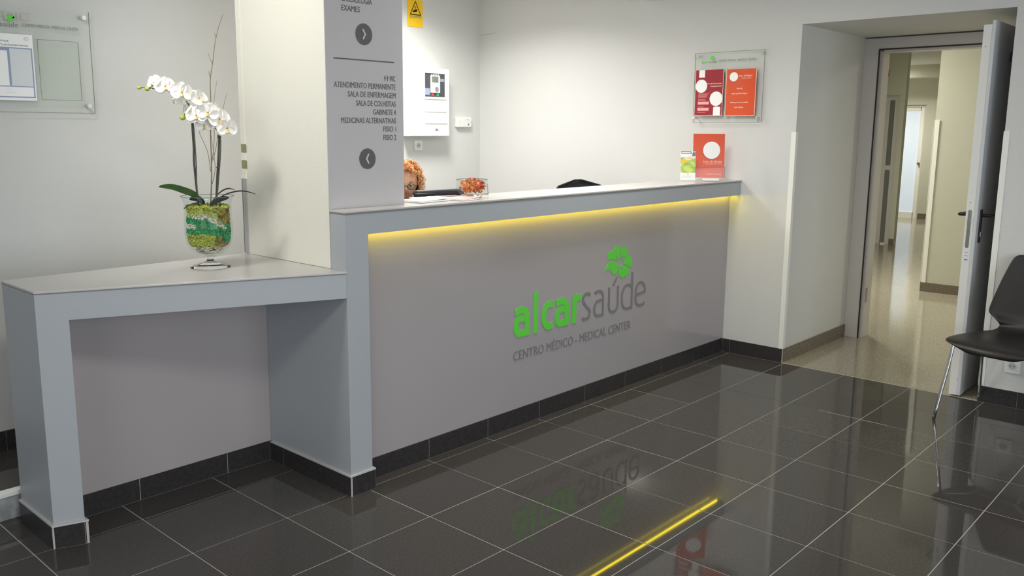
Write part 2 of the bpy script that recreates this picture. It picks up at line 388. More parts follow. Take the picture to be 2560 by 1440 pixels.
lathe('ring', [(0.06, -0.002), (0.075, -0.006), (0.078, 0.0)], (-1.15, 0.25, ZC), STEEL, t, 24)
lathe('diffuser', [(0.0, -0.001), (0.06, -0.001)], (-1.15, 0.25, ZC), EM_LAMP, t, 24)

# ------------------------------------------------------------------ column and its direction sign
CX0, CX1, CY0, CY1 = -0.095, 0.306, 0.088, 0.734
colm = S(boxes('column', [(CX0+0.001, CX1, CY0, CY1, 0.958, 2.79), (CX0+0.032, CX1, CY0, CY1, 0.0, 0.958)], COLW)); colm['label'] = 'white square column rising beside the reception counter'
g3 = S(boxes('trim_3', [(CX0-0.004, CX0+0.001, CY1-0.030, CY1+0.003, 0.962, 1.300), (CX0-0.004, CX0+0.02, CY1, CY1+0.005, 0.962, 1.300)], GTRIM)); g3['label'] = 'grey corner guard on the rear edge of the white column'
box('cap', CX0-0.006, CX0+0.002, CY1-0.032, CY1+0.004, 1.300, 1.312, WTRIM, g3)
g4 = S(box('trim_4', CX0-0.002, CX0+0.001, CY1-0.032, CY1+0.002, 1.312, 2.43, COLW)); g4['label'] = 'pale edge bead above the grey corner guard'
for k, z in enumerate((1.365, 1.437)):
    tg = box('wall_tab', CX0-0.005, CX0-0.002, CY1-0.040, CY1-0.004, z-0.018, z+0.018, OLIVE)
    tag(tg, ['small olive square tab on the column edge, lower of two', 'small olive square tab on the column edge, upper of two'][k], 'wall tab', 'olive tabs on the column edge')
sign = T('direction_sign', (CX0, CY0, 1.2), 'tall grey direction sign on the column with room names and arrows', 'sign')
box('board', CX0, CX1, CY0-0.004, CY0-0.0002, 1.201, ZC-0.005, SIGN, sign)
SY = CY0-0.004
def stext(s, x, z, h, align='R', width=None): return text(s, (x, SY, z), RX, UP, h, INK, sign, width, align, sx=0.60, bold=0.0)
kx = None
for s, z in (('ATENDIMENTO PERMANENTE', 1.690), ('SALA DE ENFERMAGEM', 1.6545), ('SALA DE COLHEITAS', 1.619), ('GABINETE 4', 1.5845), ('MEDICINAS ALTERNATIVAS', 1.549), ('FISIO 1', 1.5145), ('FISIO 2', 1.479)):
    wd = {'ATENDIMENTO PERMANENTE': .321, 'SALA DE ENFERMAGEM': .252, 'SALA DE COLHEITAS': .211, 'GABINETE 4': .124, 'MEDICINAS ALTERNATIVAS': .290, 'FISIO 1': .070, 'FISIO 2': .070}[s]
    stext(s, 0.2635, z, 0.0225, 'R', wd)
stext('WC', 0.2625, 1.7245, 0.0225, 'R', 0.031)
for x in (0.206, 0.220):
    flat('pictogram', [circ(x, 1.7445, 0.0026, 10), [(x-0.0035,1.741),(x+0.0035,1.741),(x+0.003,1.733),(x+0.0015,1.732),(x+0.001,1.7235),(x-0.001,1.7235),(x-0.0015,1.732),(x-0.003,1.733)]], (0, SY, 0), RX, UP, INK, sign, 0.001)
stext('EXAMES', -0.012, 1.990, 0.0225, 'L', 0.092)
stext('CARDIOLOGIA', -0.012, 2.026, 0.0225, 'L', 0.155)
stext('CONSULTAS', -0.012, 2.062, 0.0225, 'L', 0.135)
flat('rule_line', [rect(-0.056, 0.258, 1.8005, 1.8055)], (0, SY, 0), RX, UP, INK, sign, 0.001)
for (x, z, sg) in ((0.0985, 1.906, 1), (0.105, 1.402, -1)):
    d = flat('arrow_disc', [circ(x, z, 0.043, 40)], (0, SY, 0), RX, UP, INK, sign, 0.0012)
    flat('chevron', ribbon([(x-sg*0.006, z+0.020), (x+sg*0.006, z), (x-sg*0.006, z-0.020)], 0.007), (0, SY, 0), RX, UP, SIGNL, d, 0.0008, 0.0014)

# ------------------------------------------------------------------ reception counter
SX, SY0 = -0.095, -0.018
cnt = T('reception_counter', (1.5, 0.1, 0), 'long grey reception counter with a glossy front panel and yellow light line', 'reception counter')
CE = XW-0.001
prism('worktop', [(SX-0.002, SY0-0.003), (CE, SY0-0.003), (CE, 0.28), (CX1+0.002, 0.28), (CX1+0.002, CY0-0.0045), (SX-0.002, CY0-0.0045)], 1.192, 1.2005, TOPM, cnt, 0.0015)
prism('worktop_edge', [(SX-0.001, SY0-0.002), (CE, SY0-0.002), (CE, 0.279), (CX1+0.003, 0.279), (CX1+0.003, CY0-0.005), (SX-0.001, CY0-0.005)], 1.186, 1.192, EDGE, cnt)
prism('fascia', [(SX, SY0), (CE, SY0), (CE, 0.275), (CX1+0.004, 0.275), (CX1+0.004, CY0-0.006), (SX, CY0-0.006)], 1.100, 1.186, LACQ, cnt)
box('end_post', SX, 0.019, SY0, CY0-0.006, 0.0925, 1.100, LACQ, cnt)
box('side_panel', SX, SX+0.03, CY0-0.006, 0.584, 0.0925, 0.848, LACQ, cnt)
box('front_panel', 0.019, CE, 0.060, 0.078, 0.0965, 1.100, PANEL, cnt)
box('back_body', CX1+0.004, CE, 0.080, 0.270, 0.0, 1.100, LACQ, cnt)
led = box('light_strip', 0.03, 3.195, 0.026, 0.033, 1.0945, 1.0995, LED, cnt); led['label'] = 'yellow glowing light strip under the overhang'
box('ledge', SX-0.010, 0.030, SY0-0.010, SY0+0.03, 0.0855, 0.0925, LEDGE, cnt)
box('side_ledge', SX-0.010, SX+0.01, SY0+0.03, 0.574, 0.0855, 0.0925, LEDGE, cnt)
def cskirt(a, b, out, first, par, z1, th=0.010, step=0.4):
    A = Vector(a); B = Vector(b); d = B-A; L = d.length; d.normalize(); o = Vector(out); t = 0; nx = first
    prism('skirting_backing', [A, B, B+o*(th-0.001), A+o*(th-0.001)], 0.0, z1-0.001, GROUT, par)
    while t < L-1e-6:
        e = min(nx, L)
        if e-t > 0.004:
            p = A+d*(t+0.0012); q = A+d*(e-0.0012); prism('skirting_tile', [p, q, q+o*th, p+o*th], 0.001, z1, SKIRT, par)
        t = e; nx += step
cskirt((0.030, 0.0655), (XW-0.011, 0.0655), (0,-1), 0.386, cnt, 0.096)
cskirt((SX-0.001, SY0+0.001), (0.030, SY0+0.001), (0,-1), 0.5, cnt, 0.085)
cskirt((SX+0.001, SY0-0.009), (SX+0.001, 0.584), (-1,0), 0.5, cnt, 0.085)
# logo lettering on the front panel (stroke-built)
PY = 0.060
def logo(polys, m, name='logo_letter', th=0.0025): return flat(name, polys, (0, PY, 0), RX, UP, m, cnt, th, 0.0002)
def letter(ch, x0, x1, z0, xh, wd, asc=0.222):
    h = wd/2; w_ = x1-x0; R = []
    A = x0+h; B = x1-h; zt = z0+xh-h; zb = z0+h; cx = (A+B)/2; rx = (B-A)/2
    if ch == 'a':
        R += ribbon([(A+0.1*rx, zt-0.022)] + arc(cx, zt-0.75*rx, rx, 0.75*rx, 150, 0, 12)[2:] + [(B, z0+0.01), (B, z0)], wd) if False else ribbon([(x0+0.010, zt-0.007), (cx-0.45*rx, zt-0.001)] + arc(B-0.042, zt-0.038, 0.042, 0.038, 90, 0, 10) + [(B, z0+xh*0.5), (B, z0)], wd)
        bz = z0+xh*0.60; rr = (bz-zb)/2
        R += ribbon([(B, bz-0.004)] + [(B-0.02, bz+0.000)] + arc(A+rr*0.75, bz-rr, rr*0.75, rr, 95, 265, 14) + [(B-0.018, zb), (B-0.001, zb+0.004)], wd)
    elif ch == 'l': R += ribbon([(cx, z0), (cx, z0+asc)], wd)
    elif ch == 'c':
        R += ribbon([(x1, zt-0.004)] + arc(A+0.044, zt-0.055, 0.044, 0.055, 86, 180, 9) + arc(A+0.044, zb+0.055, 0.044, 0.055, 180, 274, 9)[1:] + [(x1, zb+0.004)], wd)
    elif ch == 'r':
        R += ribbon([(A, z0), (A, z0+xh)], wd); R += ribbon([(A, zt-0.040)] + arc(A+0.036, zt-0.036, 0.036, 0.036, 180, 90, 8) + [(x1, zt)], wd)
    elif ch == 's':
        q = xh/4
        R += ribbon([(B, zt-0.010), (B-0.012, zt)] + arc(A+0.028, z0+xh*0.76, 0.028, zt-(z0+xh*0.76), 90, 200, 9) + [(cx, z0+xh*0.5)] + arc(B-0.026, z0+xh*0.27, 0.026, z0+xh*0.27-zb, 20, -90, 9) + [(A+0.008, zb), (A-0.004, zb+0.010)], wd)
    elif ch == 'u':
        R += ribbon([(A, z0+xh)] + arc(cx, zb+rx, rx, rx, 180, 360, 14) + [(B, z0+xh)], wd)
    elif ch == 'd':
        R += ribbon([(B, z0+asc), (B, z0)], wd)
        R += ribbon([(B, z0+xh*0.84), (B-0.025, zt)] + arc(A+0.048, zt-0.06, 0.048, 0.06, 92, 180, 8) + arc(A+0.048, zb+0.06, 0.048, 0.06, 180, 268, 8)[1:] + [(B-0.02, zb), (B, zb+0.012)], wd)
    elif ch == 'e':
        R += ribbon([(A+h, z0+xh*0.5), (B-h, z0+xh*0.54)], wd)
        R += ribbon([(B, z0+xh*0.50)] + arc(cx, zt-0.05, rx, 0.05, 0, 180, 12) + arc(A+0.05, zb+0.05, 0.05, 0.05, 180, 268, 8)[1:] + [(B-0.02, zb), (B, zb+0.012)], wd)
    return R
Z0, XH = 0.475, 0.158
for ch, a, b in (('a', 1.005, 1.127), ('l', 1.158, 1.196), ('c', 1.226, 1.320), ('a', 1.337, 1.456), ('r', 1.487, 1.562)): logo(letter(ch, a, b, Z0, XH, 0.036), GREEN)
for ch, a, b in (('s', 1.574, 1.655), ('a', 1.681, 1.780), ('u', 1.821, 1.925), ('d', 1.951, 2.069), ('e', 2.093, 2.208)): logo(letter(ch, a, b, Z0, XH, 0.0165), INKL)
logo(ribbon([(1.866, 0.640), (1.902, 0.686)], 0.013), INKL)
text('CENTRO MÉDICO - MEDICAL CENTER', (1.006, PY, 0.356), RX, UP, 0.050, INKL, cnt, 1.050, 'L', th=0.0025)
pet = [[(1.937,.860),(1.987,.855),(2.009,.834),(2.001,.795),(1.956,.800),(1.942,.792),(1.932,.826)],
       [(1.926,.8595),(1.905,.868),(1.876,.868),(1.868,.851),(1.851,.843),(1.830,.842),(1.806,.834),(1.804,.815),(1.808,.799),(1.850,.796),(1.897,.782),(1.917,.793),(1.926,.800)],
       [(2.004,.795),(2.028,.798),(2.046,.785),(2.054,.762),(2.053,.732),(2.036,.728),(2.018,.734),(1.985,.750),(1.957,.758),(1.961,.775),(1.955,.790)],
       [(1.895,.775),(1.850,.786),(1.820,.780),(1.797,.760),(1.782,.735),(1.800,.736),(1.820,.739),(1.840,.732),(1.848,.715),(1.871,.703),(1.895,.709),(1.909,.735),(1.915,.752),(1.903,.760)],
       [(1.919,.748),(1.914,.728),(1.918,.697),(1.935,.682),(1.956,.671),(1.975,.681),(2.020,.687),(2.024,.708),(2.012,.732),(1.985,.742),(1.955,.752),(1.935,.750)]]
for q in pet:
    logo([q], GREEN, 'logo_petal')
logo(sum([ribbon([(1.928+math.cos(a)*.030, .772+math.sin(a)*.030), (1.928+math.cos(a)*.055, .772+math.sin(a)*.055)], 0.0026) for a in (0.05, 0.28, 2.3, 2.6, 4.75, 5.0, 5.2)], []), PANEL, 'logo_vein', 0.0034)['kind'] = 'stuff'

# ------------------------------------------------------------------ side desk
desk = T('side_desk', (-0.6, 0.5, 0), 'low grey side desk with a slanting front beside the column', 'desk')
DA, DB, DD, DE = (-1.128, 0.400), (SX-0.001, SY0+0.0), (SX-0.001, 0.734), (-1.128, 0.724)
sl = (DB[1]-DA[1])/(DB[0]-DA[0])
def fy(x): return DA[1] + (x-DA[0])*sl
prism('worktop', [(DA[0]-0.002, DA[1]-0.004), (DB[0], DB[1]-0.004), DD, (DE[0]-0.002, DE[1])], 0.950, 0.9575, TOPM, desk, 0.0012)
prism('worktop_edge', [(DA[0]-0.001, DA[1]-0.002), (DB[0], DB[1]-0.002), DD, (DE[0]-0.001, DE[1])], 0.946, 0.950, EDGE, desk)
prism('apron', [DA, DB, DD, DE], 0.848, 0.946, LACQ, desk)
LXR = -1.032
prism('leg', [DA, (LXR, fy(LXR)), (LXR, 0.724), DE], 0.0925, 0.848, LACQ, desk)
box('back_panel', LXR, SX-0.001, 0.584, 0.602, 0.0925, 0.848, NICHE, desk)
prism('ledge', [(DA[0]-0.010, DA[1]-0.011), (LXR+0.010, fy(LXR)-0.012), (LXR+0.010, 0.50), (LXR, 0.50), (LXR, fy(LXR)), DA, DE, (DE[0]-0.010, DE[1])], 0.0855, 0.0925, LEDGE, desk)
cskirt((DA[0], DA[1]), (LXR, fy(LXR)), Vector((sl, -1)).normalized(), 0.5, desk, 0.085)
cskirt((DA[0], DA[1]-0.008), (DA[0], 0.724), (-1,0), 0.5, desk, 0.085)
cskirt((LXR, 0.583), (LXR, fy(LXR)-0.008), (1,0), 0.5, desk, 0.085)
cskirt((LXR+0.008, 0.590), (SX-0.010, 0.590), (0,-1), 0.30, desk, 0.0925)

# ------------------------------------------------------------------ glass vase with orchid
VX, VY, VZ = -0.417, 0.472, 0.9578
NV = Vector((-0.4775, -0.8786, 0)); RV = Vector((0.87863, -0.4775, 0))
def VP(u, z, d=0.0): return Vector((VX, VY, 0)) + RV*u + NV*d + Vector((0,0,z))
vase = T('glass_vase', (VX, VY, VZ), 'clear footed glass goblet vase filled with moss on the side desk', 'vase')
foot_p = [(0.0,0.0),(0.078,0.0),(0.080,0.003),(0.070,0.008),(0.045,0.014),(0.022,0.022),(0.012,0.032),(0.0125,0.040),(0.020,0.045),(0.0001,0.045)]
lathe('foot', foot_p, (VX, VY, VZ), GLASS, vase, 48)
bowl_o = [(0.0,0.046),(0.025,0.048),(0.055,0.058),(0.078,0.078),(0.091,0.105),(0.0965,0.14),(0.0965,0.18),(0.0935,0.22),(0.094,0.26),(0.101,0.288),(0.105,0.292),(0.1035,0.2935)]
bowl_i = [(0.1015,0.291),(0.0965,0.284),(0.0912,0.26),(0.0908,0.22),(0.0938,0.18),(0.0938,0.14),(0.0885,0.108),(0.076,0.083),(0.054,0.064),(0.025,0.055),(0.0,0.054)]
lathe('bowl', bowl_o + bowl_i, (VX, VY, VZ), GLASSC, vase, 56)
lathe('rim', [(0.1035,0.2925),(0.1052,0.2925),(0.1052,0.2945),(0.1035,0.2945),(0.1035,0.2925)], (VX, VY, VZ), PLEXE, vase, 56)
# filling: pebbles, moss layers (uncountable)
def tufts(bm, n, fr, zr, size, cond=None):
    k = 0; tries = 0
    while k < n and tries < n*20:
        tries += 1
        a = random.uniform(0, 2*PI); z = random.uniform(*zr)
        rr = 0.0
        for (r0, z0_), (r1_, z1_) in zip(bowl_i[::-1], bowl_i[::-1][1:]):
            if z0_ <= z <= z1_: rr = r0 + (r1_-r0)*(z-z0_)/max(1e-6, z1_-z0_)
        rr -= 0.004
        if cond and not cond(a, z): continue
        r_ = rr*random.uniform(fr, 1.0) - size*0.5
        if r_ <= 0: continue
        c = Vector((VX+r_*math.cos(a), VY+r_*math.sin(a), VZ+z)); k += 1
        for q in range(3):
            d1 = Vector((random.gauss(0,1), random.gauss(0,1), random.gauss(0,1))).normalized()*size; d2 = Vector((random.gauss(0,1), random.gauss(0,1), random.gauss(0,1))).normalized()*size*0.45
            bm.faces.new([bm.verts.new(c-d1*0.5), bm.verts.new(c+d2), bm.verts.new(c+d1*0.5), bm.verts.new(c-d2)])
core_p = [(0.0,0.097),(0.060,0.097),(0.072,0.112),(0.076,0.14),(0.076,0.18),(0.074,0.22),(0.074,0.236),(0.06,0.242),(0.0,0.246)]
mossthing = T('moss_filling', (VX, VY, VZ+0.06), 'layered green, yellow and white preserved moss inside the glass vase', 'moss'); mossthing['kind'] = 'stuff'
lathe('moss_core', core_p, (VX, VY, VZ), MOSSY, mossthing, 32)
# view azimuth of camera side
va = math.atan2(NV.y, NV.x)
def rel(a): return (a - va + PI) % (2*PI) - PI      # >0 = to the right seen from the camera
def band(a, z):
    s = rel(a)
    if z > 0.225: return 'O' if 0.35 < s < 1.7 else 'Y'
    dz = z - (0.212 - 0.055*max(-1.2, min(1.4, s)) * (1 if s > -0.2 else 0.2))
    if abs(dz) < 0.011 and s < 0.9: return 'W'
    if s < -0.6 and 0.165 < z < 0.185: return 'W'
    if z > 0.21 - 0.03*max(0, s): return 'O' if s > 0.5 else 'Y'
    if z > 0.145 - 0.02*max(0, s): return 'G'
    if s > 0.7 and z > 0.11: return 'G'
    return 'Y' if (s < 0.3) else 'O'
for key, mm, n, nm in (('G', MOSSG, 1500, 'emerald_moss'), ('W', MOSSW, 450, 'white_lichen'), ('O', MOSSO, 700, 'ochre_moss'), ('Y', MOSSY, 1300, 'yellow_moss')):
    bm = bmesh.new(); tufts(bm, n, 0.93, (0.092, 0.245), 0.010, lambda a, z, key=key: band(a, z) == key)
    o = bm_obj(nm, bm, mm, mossthing); o['kind'] = 'stuff'
bm = bmesh.new()
for i in range(500):
    a = random.uniform(0, 2*PI); r_ = 0.085*math.sqrt(random.random()); c = Vector((VX+r_*math.cos(a), VY+r_*math.sin(a), VZ+0.246+random.uniform(0, 0.010)))
    for q in range(3):
        d1 = Vector((random.gauss(0,1), random.gauss(0,1), random.gauss(0,1))).normalized()*0.012; d2 = Vector((random.gauss(0,1), random.gauss(0,1), random.gauss(0,1))).normalized()*0.005
        bm.faces.new([bm.verts.new(c-d1*0.5), bm.verts.new(c+d2), bm.verts.new(c+d1*0.5), bm.verts.new(c-d2)])
o = bm_obj('top_moss', bm, MOSSY, mossthing); o['kind'] = 'stuff'
peb = bmesh.new()
for i in range(150):
    z = random.uniform(0.062, 0.092); a = random.uniform(0, 2*PI)
    rr = 0.054 + (0.0885-0.054)*((z-0.064)/0.044) if z > 0.064 else 0.048
    r_ = (min(rr, 0.083) - 0.011)*math.sqrt(random.uniform(0.3, 1))
    ret = bmesh.ops.create_icosphere(peb, subdivisions=1, radius=0.0085)
    Mx = Matrix.Translation((VX+r_*math.cos(a), VY+r_*math.sin(a), VZ+z)) @ Matrix.Rotation(random.uniform(0,6), 4, 'Z') @ Matrix.Rotation(random.uniform(-.5,.5), 4, 'X') @ Matrix.Diagonal((1.2, 0.9, 0.6, 1))
    bmesh.ops.transform(peb, matrix=Mx, verts=ret['verts'])
o = bm_obj('pebble_layer', peb, STONE); tag(o, 'cream pebbles in the bottom of the glass vase', 'pebbles', None, 'stuff')

orch = T('orchid', (VX, VY, VZ+0.22), 'white moth orchid with two arching flower spikes in the glass vase', 'flower')
def VL(L, d=0.0): return [VP(u, z, d) for u, z in L]
o = tube('flower_spike', VL([(-0.036,1.190),(-0.038,1.309),(-0.036,1.365),(-0.037,1.493),(-0.040,1.560),(-0.046,1.600),(-0.056,1.622),(-0.073,1.642),(-0.098,1.660),(-0.134,1.672),(-0.179,1.676),(-0.205,1.680),(-0.231,1.679)], 0.004), 0.0030, STEM, orch, 8, 3, 0.0014)
o = tube('flower_spike', VL([(0.030,1.190),(0.049,1.332),(0.060,1.429),(0.062,1.490),(0.050,1.518),(0.035,1.537),(0.023,1.560),(-0.004,1.578),(-0.042,1.577),(-0.073,1.567)], 0.004), 0.0030, STEM, orch, 8, 3, 0.0014)
# petal mesh: rounded cupped blade in local xy, pointing +y
def petal_mesh(name, length, width, tip, cup, m, base=0.12):
    me = bpy.data.meshes.new(name); bm = bmesh.new(); n = 9; k = 6; rows = []
    for i in range(n):
        t = i/(n-1); wv = width*0.5*(math.sin(PI*min(1, (base+(1-base)*t)**tip)))**0.62 if i < n-1 else 0.0006
        if i == 0: wv = max(wv, width*0.10)
        rows.append([bm.verts.new((wv*(2*j/(k-1)-1), t*length, cup*(t*t*-0.35 + 0.55*((2*j/(k-1)-1)**2)*(wv/(width*0.5)))*length + 0.03*length*math.sin(6*t+2*j))) for j in range(k)])
    for a, b in zip(rows, rows[1:]):
        for j in range(k-1): bm.faces.new((a[j], a[j+1], b[j+1], b[j]))
    bm.to_mesh(me); bm.free(); me.materials.append(m)
    for p in me.polygons: p.use_smooth = True
    return me
PW = petal_mesh('wide_petal', 0.047, 0.064, 1.0, 0.35, FLOWERP); PN = petal_mesh('narrow_petal', 0.044, 0.036, 1.05, 0.3, FLOWERP)
PL = petal_mesh('lip', 0.020, 0.018, 1.0, -0.9, LIP)
bm = bmesh.new(); bmesh.ops.create_icosphere(bm, subdivisions=2, radius=0.0048); mecol = bpy.data.meshes.new('flower_centre'); bm.to_mesh(mecol); bm.free(); mecol.materials.append(LIPD)
for p in mecol.polygons: p.use_smooth = True
def flower(u, z, d, s, yaw, pitch, roll):
    # local z = facing direction
    f = (NV*math.cos(yaw) + RV*math.sin(yaw)); f = (f*math.cos(pitch) + Vector((0,0,1))*math.sin(pitch)).normalized()
    q = f.to_track_quat('Z', 'Y').to_matrix().to_4x4()
    # make local y point up
    yv = q @ Vector((0,1,0)); up = Vector((0,0,1)); up = (up - f*up.dot(f)).normalized(); ang = yv.angle(up); sg = 1 if f.dot(yv.cross(up)) > 0 else -1
    Mw = Matrix.Translation(VP(u, z, d)) @ Matrix.Rotation(sg*ang + roll, 4, f) @ q @ Matrix.Scale(s, 4)
    o = bpy.data.objects.new('flower', mecol); COL.objects.link(o); o.parent = orch; o.matrix_parent_inverse = PM(orch).inverted(); 
    l, r, sc = Mw.decompose(); o.location = l; o.rotation_mode = 'XYZ'; o.rotation_euler = r.to_euler(); o.scale = sc
    for me, ang, dz, nm in ((PN, 0, -0.002, 'petal'), (PN, 128, -0.003, 'petal'), (PN, -128, -0.003, 'petal'), (PW, 72, 0.001, 'petal'), (PW, -72, 0.001, 'petal'), (PL, 180, 0.006, 'lip')):
        c = bpy.data.objects.new(nm, me); COL.objects.link(c); c.parent = o; c.location = (0, 0, dz); c.rotation_euler = (random.uniform(-.08,.08), random.uniform(-.08,.08), math.radians(ang)+random.uniform(-.06,.06))
        if nm == 'lip': c.location = (0, -0.001, 0.005); c.rotation_euler = (0.5, 0, PI); c['label'] = 'yellow lip'
    return o
for args in ((-0.136,1.684,0.022,0.92,0.15,0.15,0.1), (-0.178,1.698,0.006,0.80,-0.7,0.35,0.2), (-0.076,1.662,0.022,1.0,0.2,0.05,-0.1), (-0.012,1.640,0.018,0.95,0.75,0.35,0.5), (-0.092,1.636,-0.016,0.7,-2.2,0.0,0.0),
             (-0.026,1.573,0.022,0.94,-0.05,0.10,0.0), (-0.062,1.592,-0.004,0.78,-1.1,0.25,0.3), (0.018,1.585,0.024,0.98,0.15,0.12,-0.15), (0.062,1.560,0.018,1.0,0.3,0.05,0.15), (0.089,1.524,0.016,0.98,0.35,-0.15,0.0), (0.002,1.535,-0.006,0.74,0.1,-0.3,0.1), (0.046,1.600,-0.012,0.78,0.9,0.5,0.0)):
    flower(*args)
def ball(name, c, r, m, parent, sz=1.0):
    bm = bmesh.new(); bmesh.ops.create_icosphere(bm, subdivisions=2, radius=r)
    for v in bm.verts: v.co.x *= sz
    bmesh.ops.translate(bm, vec=c, verts=bm.verts); return bm_obj(name, bm, m, parent, smooth=True)
ball('bud', VP(-0.232,1.679), 0.0075, BUD, orch, 1.25); ball('bud', VP(-0.203,1.676), 0.0095, BUD, orch, 1.2); ball('bud', VP(-0.078,1.566), 0.0115, BUD, orch, 1.1); ball('bud', VP(0.072,1.512), 0.008, STAKE, orch, 1.1)
def leaf(pts, wd, m, parent, side, tw=0.0):
    P = smooth_path(pts, 5); bm = bmesh.new(); rows = []; n = len(P)
    for i, p in enumerate(P):
        t = i/(n-1); wv = wd*0.5*(math.sin(PI*min(0.97, 0.1+0.9*t)))**0.55
        if i == n-1: wv = 0.001
        s = Vector(side); k = []
        for j in (-1, -0.5, 0, 0.5, 1): k.append(bm.verts.new(p + s*wv*j + Vector((0,0,1))*(abs(j)*wv*0.30)))
        rows.append(k)
    for a, b in zip(rows, rows[1:]):
        for j in range(4): bm.faces.new((a[j], a[j+1], b[j+1], b[j]))
    r = bmesh.ops.solidify(bm, geom=bm.faces[:], thickness=0.0018)
    return bm_obj('leaf', bm, m, parent, smooth=True)
leaf(VL([(-0.02,1.220),(-0.043,1.250),(-0.089,1.270),(-0.133,1.286),(-0.182,1.292)], 0.02), 0.050, LEAFM, orch, (NV*0.75 - Vector((0,0,0.45))).normalized())
leaf(VL([(0.020,1.222),(0.066,1.252),(0.114,1.266),(0.153,1.266),(0.194,1.254)], 0.01), 0.036, LEAFD, orch, (NV*0.97 + Vector((0,0,0.08))).normalized())
leaf(VL([(0.015,1.222),(0.045,1.256),(0.080,1.276),(0.112,1.272)], -0.02), 0.034, LEAFD, orch, (NV*0.99).normalized())
leaf(VL([(-0.010,1.216),(-0.035,1.232),(-0.070,1.236)], -0.03), 0.045, LEAFD, orch, (NV*0.6 + Vector((0,0,0.5))).normalized())
leaf(VL([(0.008,1.214),(0.045,1.232),(0.085,1.244)], 0.035), 0.040, LEAFD, orch, (NV*0.7 - Vector((0,0,0.4))).normalized())
for q in ((-0.02,-0.02),(0.0,0.02),(0.02,-0.03),(-0.03,0.03)):
    tube('root', [VP(q[0],1.215,q[1]), VP(q[0]*1.8,1.226,q[1]*1.6), VP(q[0]*3,1.208,q[1]*2.2)], 0.0026, LEAFD, orch, 6, 4)
for a, lab in (([(-0.034,1.19),(-0.041,1.317),(-0.044,1.397),(-0.042,1.445),(-0.043,1.509),(-0.043,1.556)], 'left dark cane holding up the orchid spike'), ([(0.031,1.19),(0.043,1.332),(0.050,1.397),(0.058,1.493)], 'right dark cane holding up the orchid spike')):
    c = T('support_cane', VP(*a[0]), lab, 'plant cane', 'canes in the glass vase')
    tube('cane', VL(a, 0.0), 0.0042, STAKE, c, 8, 3)
    e = VP(*a[-1]); lathe('clip', [(0.004,-0.008),(0.0075,-0.006),(0.0075,0.004),(0.004,0.006)], tuple(e), STAKE, c, 12)
    mdl = VP(a[2][0]*0.92, a[2][1]-0.03); lathe('tie', [(0.005,-0.002),(0.007,0),(0.005,0.002)], tuple(mdl), GREYP, c, 10)
tw = T('dry_twig', VP(0.014, 1.20), 'tall thin dry twig rising above the orchid flowers', 'twig')
tube('main_stem', VL([(0.010,1.19),(0.022,1.348),(0.025,1.493),(0.032,1.636),(0.034,1.715),(0.046,1.78),(0.058,1.855),(0.074,1.918),(0.094,1.972)], -0.012), 0.0024, TWIG, tw, 6, 4, 0.0008)
for a in ([(0.046,1.78),(0.037,1.797),(0.032,1.819)], [(0.021,1.365),(0.038,1.477),(0.043,1.617),(0.059,1.712)], [(0.030,1.395),(0.044,1.450),(0.082,1.618),(0.097,1.665)], [(0.018,1.350),(0.010,1.430),(-0.016,1.501),(-0.021,1.541)], [(0.036,1.722),(0.031,1.738),(0.030,1.75)], [(0.064,1.880),(0.060,1.892),(0.06,1.90)], [(0.022,1.30),(0.036,1.36),(0.032,1.44),(0.026,1.50)]):
    tube('side_shoot', VL(a, -0.012), 0.0014, TWIG, tw, 5, 4, 0.0006)

# ------------------------------------------------------------------ acrylic board on the left wall
def standoff(par, org, right, up, x, y, dist):
    r, u, n = frame_of(right, up); c = Vector(org) + r*x + u*y
    bm = bmesh.new(); tube_bm(bm, [c - n*dist, c + n*0.004], 0.006, 14); tube_bm(bm, [c + n*0.003, c + n*0.012], 0.0095, 16)
    return bm_obj('standoff', bm, CHROME, par, smooth=False)
def pbox(name, org, right, up, x0, x1, y0, y1, z0, z1, m, parent):
    return flat(name, [rect(x0, x1, y0, y1)], org, right, up, m, parent, z1-z0, z0)
YL = 1.28; bo = (0, YL-0.030, 0)
def XL(x): return x
bd = T('acrylic_notice_board', (-1.0, YL-0.03, 1.55), 'clear acrylic notice board with a white licence sheet on the left wall', 'notice board')
bx1, bz0, bz1 = -0.523, 1.588, 2.030
pbox('acrylic_sheet', bo, RX, UP, -1.35, bx1, bz0, bz1, 0, 0.005, PLEXI, bd)
flat('sheet_edge', [rect(-1.35, bx1, bz0-0.002, bz0), rect(bx1+0.0002, bx1+0.0017, bz0, bz1)], bo, RX, UP, PLEXE, bd, 0.005, 0)
for (x, z) in ((-0.546, 2.003), (-0.548, 1.620), (-1.32, 2.003), (-1.32, 1.620)): standoff(bd, bo, RX, UP, x, z, 0.028)
text('alcar', (-0.952, YL-0.036, 1.940), RX, UP, 0.020, GREEN, bd, 0.058, 'L')
text('saúde', (-0.889, YL-0.036, 1.938), RX, UP, 0.020, INKL, bd, 0.072, 'L')
flat('logo_flower', [[(x, y, 0.0002*k) for x, y in circ(-0.845+0.009*math.cos(a), 1.974+0.009*math.sin(a), 0.0072, 10)] for k, a in enumerate((0.3, 1.55, 2.8, 4.1, 5.3))], (0, YL-0.036, 0), RX, UP, GREEN, bd, 0.001)
text('CENTRO MÉDICO - MEDICAL CENTER', (-0.801, YL-0.036, 1.944), RX, UP, 0.0125, INKL, bd, 0.228, 'L')
text('EDIC', (-0.90, YL-0.036, 1.968), RX, UP, 0.034, GHOST, bd, 0.135, 'L')  # faint pale letters, close to the wall tone
lic = T('licence_sheet', (-0.9, YL-0.04, 1.65), 'white printed operating licence with blue-grey boxes in the acrylic holder', 'notice')
lo = (0, YL-0.0375, 0)
lx0, lx1, lz0, lz1 = -1.06, -0.767, 1.636, 1.910
